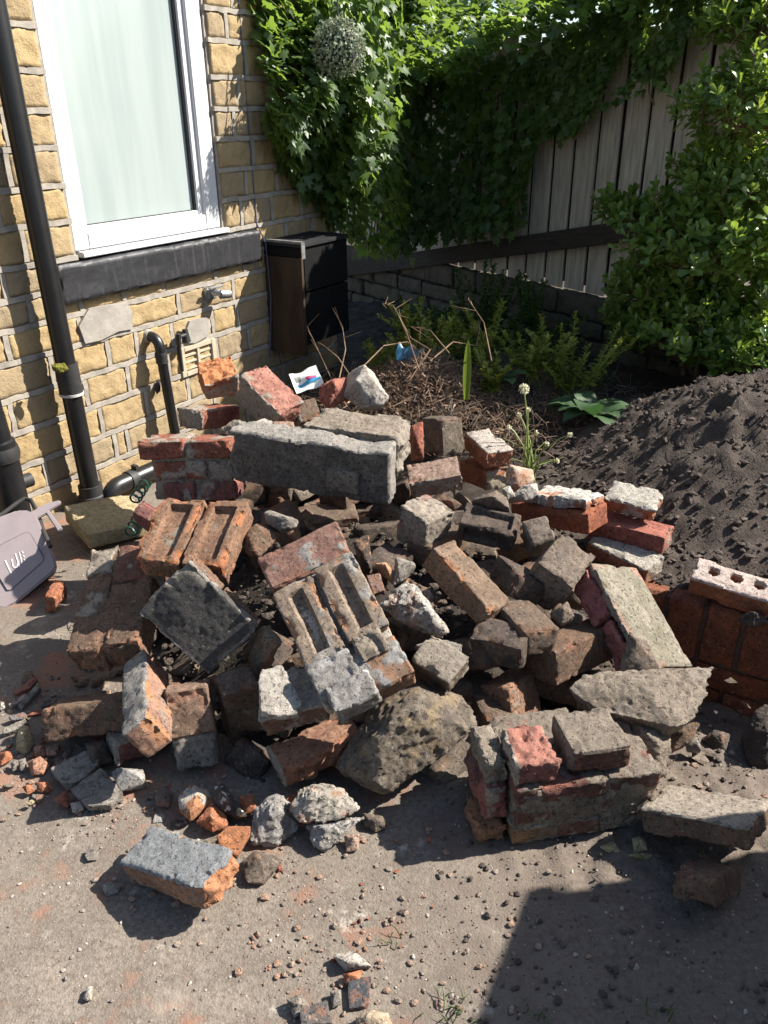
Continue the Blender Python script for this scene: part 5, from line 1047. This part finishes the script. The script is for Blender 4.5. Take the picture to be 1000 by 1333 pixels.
iv.build('ivy', IVY, ivy, 300)
t = MB()
for k in range(26):
    px = rng.uniform(350, 860); P, nn = ivyplan(px); z0 = zat(px, BOT(px), P[1]); zz = np.linspace(z0, 1.7, 6)
    t.tube([(P[0]+nn[0]*.015+rng.normal(0, .02), P[1]+nn[1]*.015, z) for z in zz], .005, 5)
s_ = t.build('stem', TWIG, ivy); s_.matrix_local = ivy.matrix_world.inverted(); s_['kind'] = 'stuff'
# hanging ball of faded artificial leaves
bc = ongy(441, 62, 4.02)
ball = empty('hanging_ball', 'faded grey green artificial leaf ball hanging in front of the ivy', 'topiary ball', T3(*bc))
lv = Leaves()
for k in range(1500):
    u = rng.normal(0, 1, 3); u /= np.linalg.norm(u); lv.add(bc+u*(.10+.009*rng.normal()), u+rnd3(.7), u+rnd3(.7), rng.uniform(.012, .024))
lv.build('oval', leafmat('faded_plastic_leaf', (.11, .18, .10), (.25, .27, .17), .7, .15), ball)
t = MB(); bm = bmesh.new(); bmesh.ops.create_icosphere(bm, subdivisions=2, radius=.088); t.add([v.co for v in bm.verts], [tuple(v.index for v in f.verts) for f in bm.faces]); bm.free(); t.build('core', plain('dark_core', (.03, .035, .028), .9), ball)
t = MB(); t.tube([(0, 0, .10), (0, .0, .16), (.02, .03, .36)], .004, 6); t.build('hanger', GASK, ball)
# ---------------------------------------------------------------- evergreen shrub
shrub = empty('evergreen_shrub', 'big glossy evergreen shrub filling the right side behind the soil heap', 'shrub', T3(1.35, 3.25, .2))
lumps = []
for (px, py, Y, r) in ((988, 60, 3.15, .20), (948, 150, 3.2, .11), (985, 170, 3.0, .26), (918, 245, 3.15, .12), (962, 260, 3.0, .2), (865, 310, 3.1, .10), (905, 350, 2.98, .22), (990, 340, 2.95, .25), (860, 395, 3.15, .18), (935, 440, 3.08, .2), (1030, 430, 3.1, .16), (985, 5, 3.35, .24), (845, 455, 3.3, .15), (805, 292, 3.2, .05), (972, 40, 3.35, .10), (960, 380, 3.3, .3), (978, 200, 3.4, .24), (1000, 480, 3.25, .2), (880, 450, 3.0, .15), (955, 475, 2.95, .17), (830, 430, 3.2, .1)):
    lumps.append((ongy(px, py, Y*1.26), r*(1.30 if py > 280 else 1.12)))
sh = Leaves(); shn = Leaves(); tw = MB(); core = np.array([1.62, 4.1, .2])
for c, r in lumps:
    for k in range(int(30+430*r*r*4)):
        u = rng.normal(0, 1, 3); u /= np.linalg.norm(u); u[2] = abs(u[2])*.8+.2*u[2]
        p = c+u*r*rng.uniform(.55, 1.05); ax = u*.55+UPV*.75+rnd3(.3)+np.array([SUN.x, SUN.y, 0])*.12; ax /= np.linalg.norm(ax)
        young_lit = rng.rand() < .22 and p[2] > .9  # paler new growth high up, sunlit green partly put into its colour
        n = rng.randint(7, 12); ln = rng.uniform(.07, .12); a0 = rng.uniform(0, 6.28)
        e1 = np.cross(ax, rnd3(1)); e1 /= np.linalg.norm(e1); e2 = np.cross(ax, e1)
        for j in range(n):
            a = a0+j*2.4; t_ = (j+1)/n; el = .25+1.0*t_**1.5
            out = (e1*math.cos(a)+e2*math.sin(a)); d = out*math.cos(el)+ax*math.sin(el); nr = ax*math.cos(el)-out*math.sin(el)
            (shn if young_lit and t_ > .45 else sh).add(p+ax*ln*t_, nr+rnd3(.15), d+rnd3(.12), rng.uniform(.044, .070)*(1-.3*t_**3))
        if rng.rand() < .35: tw.tube([p+ax*ln, p, c*.7+core*.0+p*.3], .0022, 4, False)
sh.front = shn.front = lambda p: 1.0 if inview(p) else .01
sh.build('obovate', SHR, shrub, 300); shn.build('obovate', SHRN, shrub, 0, 'young_and_sunlit_foliage')
for c, r in lumps[::2]: tw.tube([tuple(core+rnd3(.05)), tuple((core+c)/2+rnd3(.05)), tuple(c)], [.016, .011, .004], 6, False)
o = tw.build('branch', TWIG, shrub); o.matrix_local = shrub.matrix_world.inverted()
# ---------------------------------------------------------------- plants in the bed
def weed(name, label, cat, base, h, n, kind, mat, size, spread=.35, group=None, whorl=3, stemmat=STEMG):
    o = empty(name, label, cat, T3(*base), group); lv = Leaves()
    for k in range(n):
        d = UPV+np.array([*rng.normal(0, spread, 2), 0]); d /= np.linalg.norm(d); L_ = h*rng.uniform(.55, 1.0); q = np.array(base)+np.array([*rng.normal(0, .02, 2), 0]); b = rnd3(.05); b[2] = 0
        pts = [q+d*L_*t_+b*t_*t_ for t_ in np.linspace(0, 1, 5)]; st = MB(); st.tube([p-np.array(base) for p in pts], [.0028, .0025, .002, .0016, .001], 5, False); st.build('stem', stemmat, o)
        m = int(L_/size*2.6)+3
        for j in range(m*whorl):
            t_ = .25+.75*(j//whorl+1)/m; p = q+d*L_*t_+b*t_*t_; a = rng.uniform(0, 6.28); out = np.array([math.cos(a), math.sin(a), 0]); el = .1+.9*t_**3
            lv.add(p, UPV*math.cos(el)-out*math.sin(el)+rnd3(.2), out*math.cos(el)+UPV*math.sin(el)+rnd3(.15), size*rng.uniform(.7, 1.15)*(1.15-.45*t_))
    lv.build(kind, mat, o); return o
yl = [(548, 412, 3.95, .30), (580, 422, 3.9, .28), (628, 395, 4.05, .30), (700, 428, 3.75, .26), (640, 472, 3.6, .15), (752, 430, 3.7, .32), (500, 448, 4.0, .22), (530, 400, 4.1, .2)]
for i, (px, py, Y, h) in enumerate(yl):
    top = ongy(px, py, Y*.95); weed('leafy_weed', 'bushy yellow green weed growing in the bed below the sloping beam', 'weed', (top[0], top[1], top[2]-h), h*1.25, 12, 'oval', YWEED, .040, .42, 'yellow green weeds in the bed')
for i, (px, py, Y, h) in enumerate([(600, 372, 4.25, .42), (640, 350, 4.3, .5), (668, 385, 4.1, .4), (700, 345, 4.1, .4), (575, 395, 4.3, .3), (720, 400, 3.9, .3), (560, 430, 4.1, .26), (660, 420, 3.95, .3), (610, 430, 4.0, .3), (690, 460, 3.7, .25), (545, 375, 4.5, .3), (760, 470, 3.6, .25), (620, 330, 4.4, .55)]):
    top = ongy(px, py, Y*1.12); h *= 1.1; weed('leafy_weed', 'dark green bushy weed in the shade against the garden wall', 'weed', (top[0], top[1], top[2]-h), h, 12, 'oval', WEED, .040, .42, 'dark green weeds in the bed')
def dockplant(name, label, base, n, ln, rise, cat='plant'):
    o = empty(name, label, cat, T3(*base)); V0, F0 = leaf_shape('dock'); me = None
    for k in range(n):
        a = 6.28*k/n+rng.uniform(-.3, .3); out = np.array([math.cos(a), math.sin(a), 0]); el = rng.uniform(*rise); L_ = ln*rng.uniform(.75, 1.1)
        NY, V, Fc = 9, [], []
        for i in range(NY+1):
            t_ = i/NY; wv = L_*.21*math.sin(math.pi*min(1, t_*.97+.02))**.7; cc = out*L_*t_*math.cos(el)+UPV*(L_*t_*math.sin(el)-L_*.55*t_**2.2); sd = np.cross(UPV, out)
            for u in (-1, -.5, 0, .5, 1): V.append(cc+sd*u*wv+UPV*(.16*abs(u)*wv+.05*wv*math.sin(t_*22+u*5)))
        for i in range(NY):
            for j in range(4): q = i*5+j; Fc.append((q, q+1, q+6, q+5))
        link('leaf', mesh('leaf', V, Fc, True), DOCK, o)
    return o
b = ongy(772, 545, 3.2); dockplant('broad_leaf_plant', 'broad leaved green plant at the foot of the soil heap', b, 13, .27, (.5, 1.15))
b = ongy(655, 500, 3.4); dockplant('broad_leaf_plant', 'small broad leaved plant left of the flowering chives', b, 5, .16, (.5, 1.0))
bl = ongy(607, 520, 3.2)
V = []
for i in range(9):
    t_ = i/8; wv = .017*math.sin(math.pi*(.12+.88*t_))**.6 if i < 8 else .0006; V += [(-wv, .006*t_, .25*t_), (0, -.006+.01*t_, .25*t_), (wv, .006*t_, .25*t_)]
Fc = [(i*3+j, i*3+j+1, i*3+j+4, i*3+j+3) for i in range(8) for j in range(2)]
tag(link('iris_leaf', mesh('iris_leaf', V, Fc, True), leafmat('iris_blade', (.16, .24, .03), (.18, .27, .035), .4, .4, (.3, .4, .05)), None, T3(*bl)), 'single upright pointed green blade among the dead twigs', 'leaf blade')
# chives going to seed
cb_ = ongy(690, 612, 2.62); ch = empty('chive_plant', 'clump of chives with pale seed heads behind the right hand bricks', 'plant', T3(*cb_)); inv = ch.matrix_world.inverted()
for px, py, Y in ((682, 507, 2.66), (688, 533, 2.62), (663, 556, 2.68), (698, 563, 2.6), (712, 578, 2.56), (742, 566, 2.58), (676, 540, 2.7), (725, 600, 2.5)):
    tp_ = ongy(px, py, Y); bs = cb_+np.array([*rng.normal(0, .012, 2), -.05]); md_ = (tp_*.5+bs*.5)+np.array([(bs[0]-tp_[0])*.15, 0, .03])
    t = MB(); t.tube([bs, bs*.7+md_*.3+np.array([0, 0, .02]), md_, md_*.35+tp_*.65+np.array([0, 0, .008]), tp_], [.0035, .003, .0028, .0024, .002], 6); s_ = t.build('stem', STEMG, ch, inv, True)
    fl = Leaves(); r = .017 if py == 507 else .009
    for j in range(60 if py == 507 else 26):
        u = rng.normal(0, 1, 3); u[2] = abs(u[2])+.2 if py == 507 else u[2]; u /= np.linalg.norm(u); fl.add(tp_+u*r*.35, u+rnd3(.3), u+rnd3(.3), r*1.1)
    fo = fl.build('oval', leafmat('seed_head', (.5, .46, .30), (.62, .6, .42), .7, .2), ch, name='flower_head'); del fo['kind']
for k in range(7):
    a = rng.uniform(-1.2, 1.4); L_ = rng.uniform(.12, .22); bs = cb_+np.array([*rng.normal(0, .015, 2), -.05])
    t = MB(); t.tube([bs, bs+np.array([math.sin(a)*L_*.3, 0, L_*.6]), bs+np.array([math.sin(a)*L_, .02, L_*.75])], [.003, .0024, .001], 5); t.build('leaf', STEMG, ch, inv, True)
# weed on the tilted slab, grass at the bottom
b = gz(125, 822, .15); weed('leafy_weed', 'small grey green weed rooted on the tilted brown brickwork slab', 'weed', (b[0], b[1], b[2]-.01), .05, 4, 'lance', leafmat('greyish_leaf', (.12, .15, .06), (.2, .22, .10), .6, .3), .024, .3)
gr = MB()
for (px, py, n) in ((590, 1318, 16), (700, 1325, 6), (515, 1228, 5), (860, 1325, 6)):
    c = gz(px, py, 0)
    for k in range(n):
        a = rng.uniform(0, 6.28); L_ = rng.uniform(.012, .03); q = c+np.array([*rng.normal(0, .016, 2), 0]); e = q+np.array([math.cos(a)*L_, math.sin(a)*L_, L_*.6]); m_ = (q+e)/2+UPV*L_*.25
        gr.tube([q, m_, e], [.0012, .001, .0003], 4, False)
tag(gr.build('grass', WEED), kind='stuff')
# ---------------------------------------------------------------- dead twigs and clippings
tg = MB(); tg2 = MB()
def bush_h(x, y): return .21+.22*math.exp(-((x-.18)/.26)**2-((y-3.45)/.40)**2)+.10*math.exp(-((x-.70)/.22)**2-((y-3.75)/.3)**2)
for k in range(5200):
    c = rng.rand() < .7; x, y = (rng.normal(.18, .26), rng.normal(3.42, .34)) if c else (rng.normal(.66, .22), rng.normal(3.6, .3))
    if y < 2.95 or x < -.35: continue
    z = bush_h(x, y)-.06+.10*rng.rand(); d = rnd3(1); d[2] *= .45; d /= np.linalg.norm(d); L_ = rng.uniform(.03, .14); b = rnd3(.25*L_); p = np.array([x, y, z])
    (tg if rng.rand() < .6 else tg2).tube([p-d*L_/2, p+b, p+d*L_/2], [.0016, .0013, .0007], 4, False)
tag(tg.build('dead_twigs', plain('pale_dead_twig', (.26, .175, .115), .85, .2, .6, 9)), 'heap of dead brown twigs and clippings behind the pile', kind='stuff')
tag(tg2.build('dry_stalks', plain('grey_dry_stalk', (.17, .135, .105), .85, .2, .6, 9)), kind='stuff')
dl = Leaves()
for k in range(1500):
    x, y = (rng.normal(.15, .26), rng.normal(3.4, .32)); dl.add((x, max(y, 2.98), bush_h(x, y)+.05*rng.rand()), rnd3(1), rnd3(1), rng.uniform(.015, .035))
dl.build('lance', leafmat('dead_leaf', (.15, .085, .055), (.30, .20, .135), .8, .15), None, name='dead_leaves')
for i, pts in enumerate([[(452, 530), (430, 490), (400, 425)], [(470, 510), (440, 465), (422, 450)], [(530, 500), (560, 455), (535, 440), (512, 398), (498, 395)], [(545, 480), (530, 435), (515, 402)], [(440, 500), (450, 455), (446, 425)], [(560, 470), (590, 445), (620, 450), (625, 430)], [(585, 460), (560, 430), (535, 425)], [(640, 470), (630, 420), (610, 390)], [(470, 480), (500, 450), (530, 445), (555, 462)]]):
    Ys = np.linspace(3.15, 3.35+.08*(i % 3), len(pts)); t = MB(); P3 = [ongy(x, y, Y) for (x, y), Y in zip(pts, Ys)]
    t.tube(P3, list(np.linspace(.0032, .0013, len(pts))), 6)
    for j in range(3): q = P3[-1]*(1-.25*j)+P3[-2]*.25*j; e = q+rnd3(.045)+UPV*.02; t.tube([q, e], [.0018, .0008], 5)
    tag(t.build('dead_branch', TWIG, None, None, True), 'bare dead branch sticking up out of the heap of clippings', 'branch', 'dead branches in the clippings')
# ---------------------------------------------------------------- small man made things
bs = ongy(533, 462, 3.5); t = MB(); V = []; 
for i in range(7):
    for j in range(5): u, v = i/6-.5, j/4-.5; V.append((u*.11+.01*math.sin(j*2), v*.05, .075*(v)+.014*math.sin(u*13+v*6)+.012*math.sin(v*9)))
Fc = [(i*5+j, (i+1)*5+j, (i+1)*5+j+1, i*5+j+1) for i in range(6) for j in range(4)]; k = len(V); V2 = V+[(a, b+.002, c-.0015) for a, b, c in V]; Fc = Fc+[tuple(v+k for v in f[::-1]) for f in Fc]
me = mesh('plastic_scrap', V2, Fc, True); tag(link('plastic_scrap', me, plain('blue_plastic', (.022, .105, .175), .4, .5, .2, 30), None, T3(*bs) @ Matrix.Rotation(.3, 4, 'Y')), 'crumpled bright blue plastic scrap among the dead twigs', 'plastic scrap')
# paint sachet
pc = np.array(onplane(399, 494, ongy(399, 494, 2.72), np.array([0, -.6, .8]))); sq = empty('paint_sachet', 'crumpled white printed sachet with red and blue bands, on top of the pile', 'sachet', M4(np.stack([np.array([.93, .30, .2])/1.0, np.array([-.33, .75, .56]), np.array([.0, -.6, .8])], 1), pc))
def sheet(name, x0, x1, y0, y1, mat, off=0.0, n=9):
    V = []; xs = np.linspace(x0, x1, n); ys = np.linspace(y0, y1, n)
    for x in xs:
        for y in ys: V.append((x, y, .009*math.sin(x*75+1+y*30)*math.cos(y*55-x*20)+.02*abs(x)/.05*(1 if x > 0 else -.3)*.5-8*y*y*.4+off))
    Fc = [(i*n+j, (i+1)*n+j, (i+1)*n+j+1, i*n+j+1) for i in range(n-1) for j in range(n-1)]; k = len(V); V = V+[(a, b, c-.0025) for a, b, c in V]; Fc = Fc+[tuple(v+k for v in f[::-1]) for f in Fc]
    return link(name, mesh(name, V, Fc, True), mat, sq)
sheet('pouch', -.05, .05, -.04, .045, plain('white_film', (.72, .72, .66), .4, .5, .1, 20)); sheet('red_band', -.002, .036, -.006, .004, plain('red_print', (.6, .06, .12), .4), .0015); sheet('blue_band', -.035, .046, -.021, -.010, plain('blue_print', (.05, .32, .5), .4), .0015); sheet('violet_band', .002, .034, -.011, -.007, plain('violet_print', (.1, .08, .4), .4), .0018); sheet('grey_print', -.036, -.018, .002, .024, plain('grey_print', (.3, .3, .24), .5), .0012)
# green coil of wire
for (px, py, Y, r) in ((175, 684, 2.33, .018), (181, 642, 2.42, .017)):
    c = ongy(px, py, Y); t = MB(); pts = [c+np.array([math.cos(a)*r, .006*a-.06, math.sin(a)*r*1.1]) for a in np.linspace(0, 6.28*4, 60)]; t.tube(pts, .0035, 6)
    tag(t.build('wire_coil', plain('green_plastic_wire', (.012, .07, .045), .35), None, None, True), 'dark green plastic wire coil %s' % ('by the corner of the yellow stone' if py == 684 else 'behind the plum half brick under the drain elbow'), 'wire coil')
# ---------------------------------------------------------------- grey caddy lying at the left edge
q = gz(-5, 800, .01); nn = np.array([.30, -.80, .62]); nn /= np.linalg.norm(nn)
K0 = gz(75, 752, .05)
def K(x, y, off=0.0): return onplane(x, y, K0+nn*off, nn)
ex = K(60, 700)-K(0, 730); ex /= np.linalg.norm(ex); ey = np.cross(nn, ex); KM = M4(np.stack([ex, ey, nn], 1), K0); KI = KM.inverted()
def kl(x, y): v = KI @ Vector(K(x, y)); return v.x, v.y
cad = empty('food_caddy', 'dusty mauve grey plastic caddy with white emblem lying on its side at the left edge', 'caddy', KM)
MAUVE = plain('mauve_grey_plastic', (.27, .225, .225), .55, .4, .15, 12, .05)
def plate(name, pxs, z0, z1, mat, bevel=.004, seg=2, shrink=1.0, parent=cad):
    P = [kl(*p) for p in pxs]; cx_, cy_ = np.mean(P, 0); V = [(x, y, z1) for x, y in P]+[(cx_+(x-cx_)*shrink, cy_+(y-cy_)*shrink, z0) for x, y in P]; n = len(P)
    m = MB(); m.add(V, [tuple(range(n)), tuple(range(2*n-1, n-1, -1))]+[(i, n+i, n+(i+1) % n, (i+1) % n) for i in range(n)]); return m.build(name, mat, parent, bevel=bevel, smooth=True)
lidp = [(-70, 700), (-10, 676), (22, 664), (38, 664), (48, 672), (72, 728), (74, 738), (68, 746), (20, 786), (8, 792), (-6, 792), (-70, 800)]
plate('lid', lidp, -.022, .0, MAUVE, .006)
plate('raised_panel', [(-70, 735), (-5, 712), (34, 692), (40, 694), (58, 726), (56, 732), (14, 769), (9, 769), (-12, 735), (-70, 760)], -.001, .0045, MAUVE, .003)
plate('body', lidp, -.15, -.023, plain('dark_caddy_body', (.035, .032, .034), .5), .006, shrink=.9)
hp_ = [(40, 666), (58, 655), (78, 650), (80, 655), (64, 664), (82, 688), (76, 693), (60, 668), (46, 676)]
plate('hinge_arm', hp_, -.03, -.008, MAUVE, .003)
WHITE = plain('white_print', (.72, .70, .68), .5, .4, .1)
def stroke(pts, wd, m):
    P = [np.array(kl(*p)) for p in pts]
    for a, b in zip(P[:-1], P[1:]):
        t_ = (b-a)/np.linalg.norm(b-a); s_ = np.array([-t_[1], t_[0]])*wd; a = a-t_*wd*.3; b = b+t_*wd*.3
        m.add([(*(a+s_), .0062), (*(b+s_), .0062), (*(b-s_), .0062), (*(a-s_), .0062)], [(0, 1, 2, 3)])
m = MB(); stroke([(7.5, 730), (11, 738), (15.5, 747)], .0022, m); stroke([(16, 728), (17.5, 737), (20, 739.5), (23, 738), (24, 734)], .0019, m); stroke([(20.5, 721), (23, 729), (26, 738)], .0019, m); stroke([(25.5, 719), (28, 728), (29, 734)], .0014, m)
for (x, y) in ((29.5, 718), (31, 723), (32, 728)): stroke([(x, y), (x+1.2, y+2.6)], .0014, m)
m.build('emblem', WHITE, cad)
t = MB(); hpts = [ongy(x, y, Y) for x, y, Y in ((-20, 682, 2.36), (5, 668, 2.42), (22, 655, 2.47), (32, 649, 2.5), (40, 651, 2.5), (47, 663, 2.47), (56, 690, 2.4), (66, 712, 2.33))]
t.tube(hpts, .0075, 8); o = t.build('handle', BLACKD, cad, KI, True)
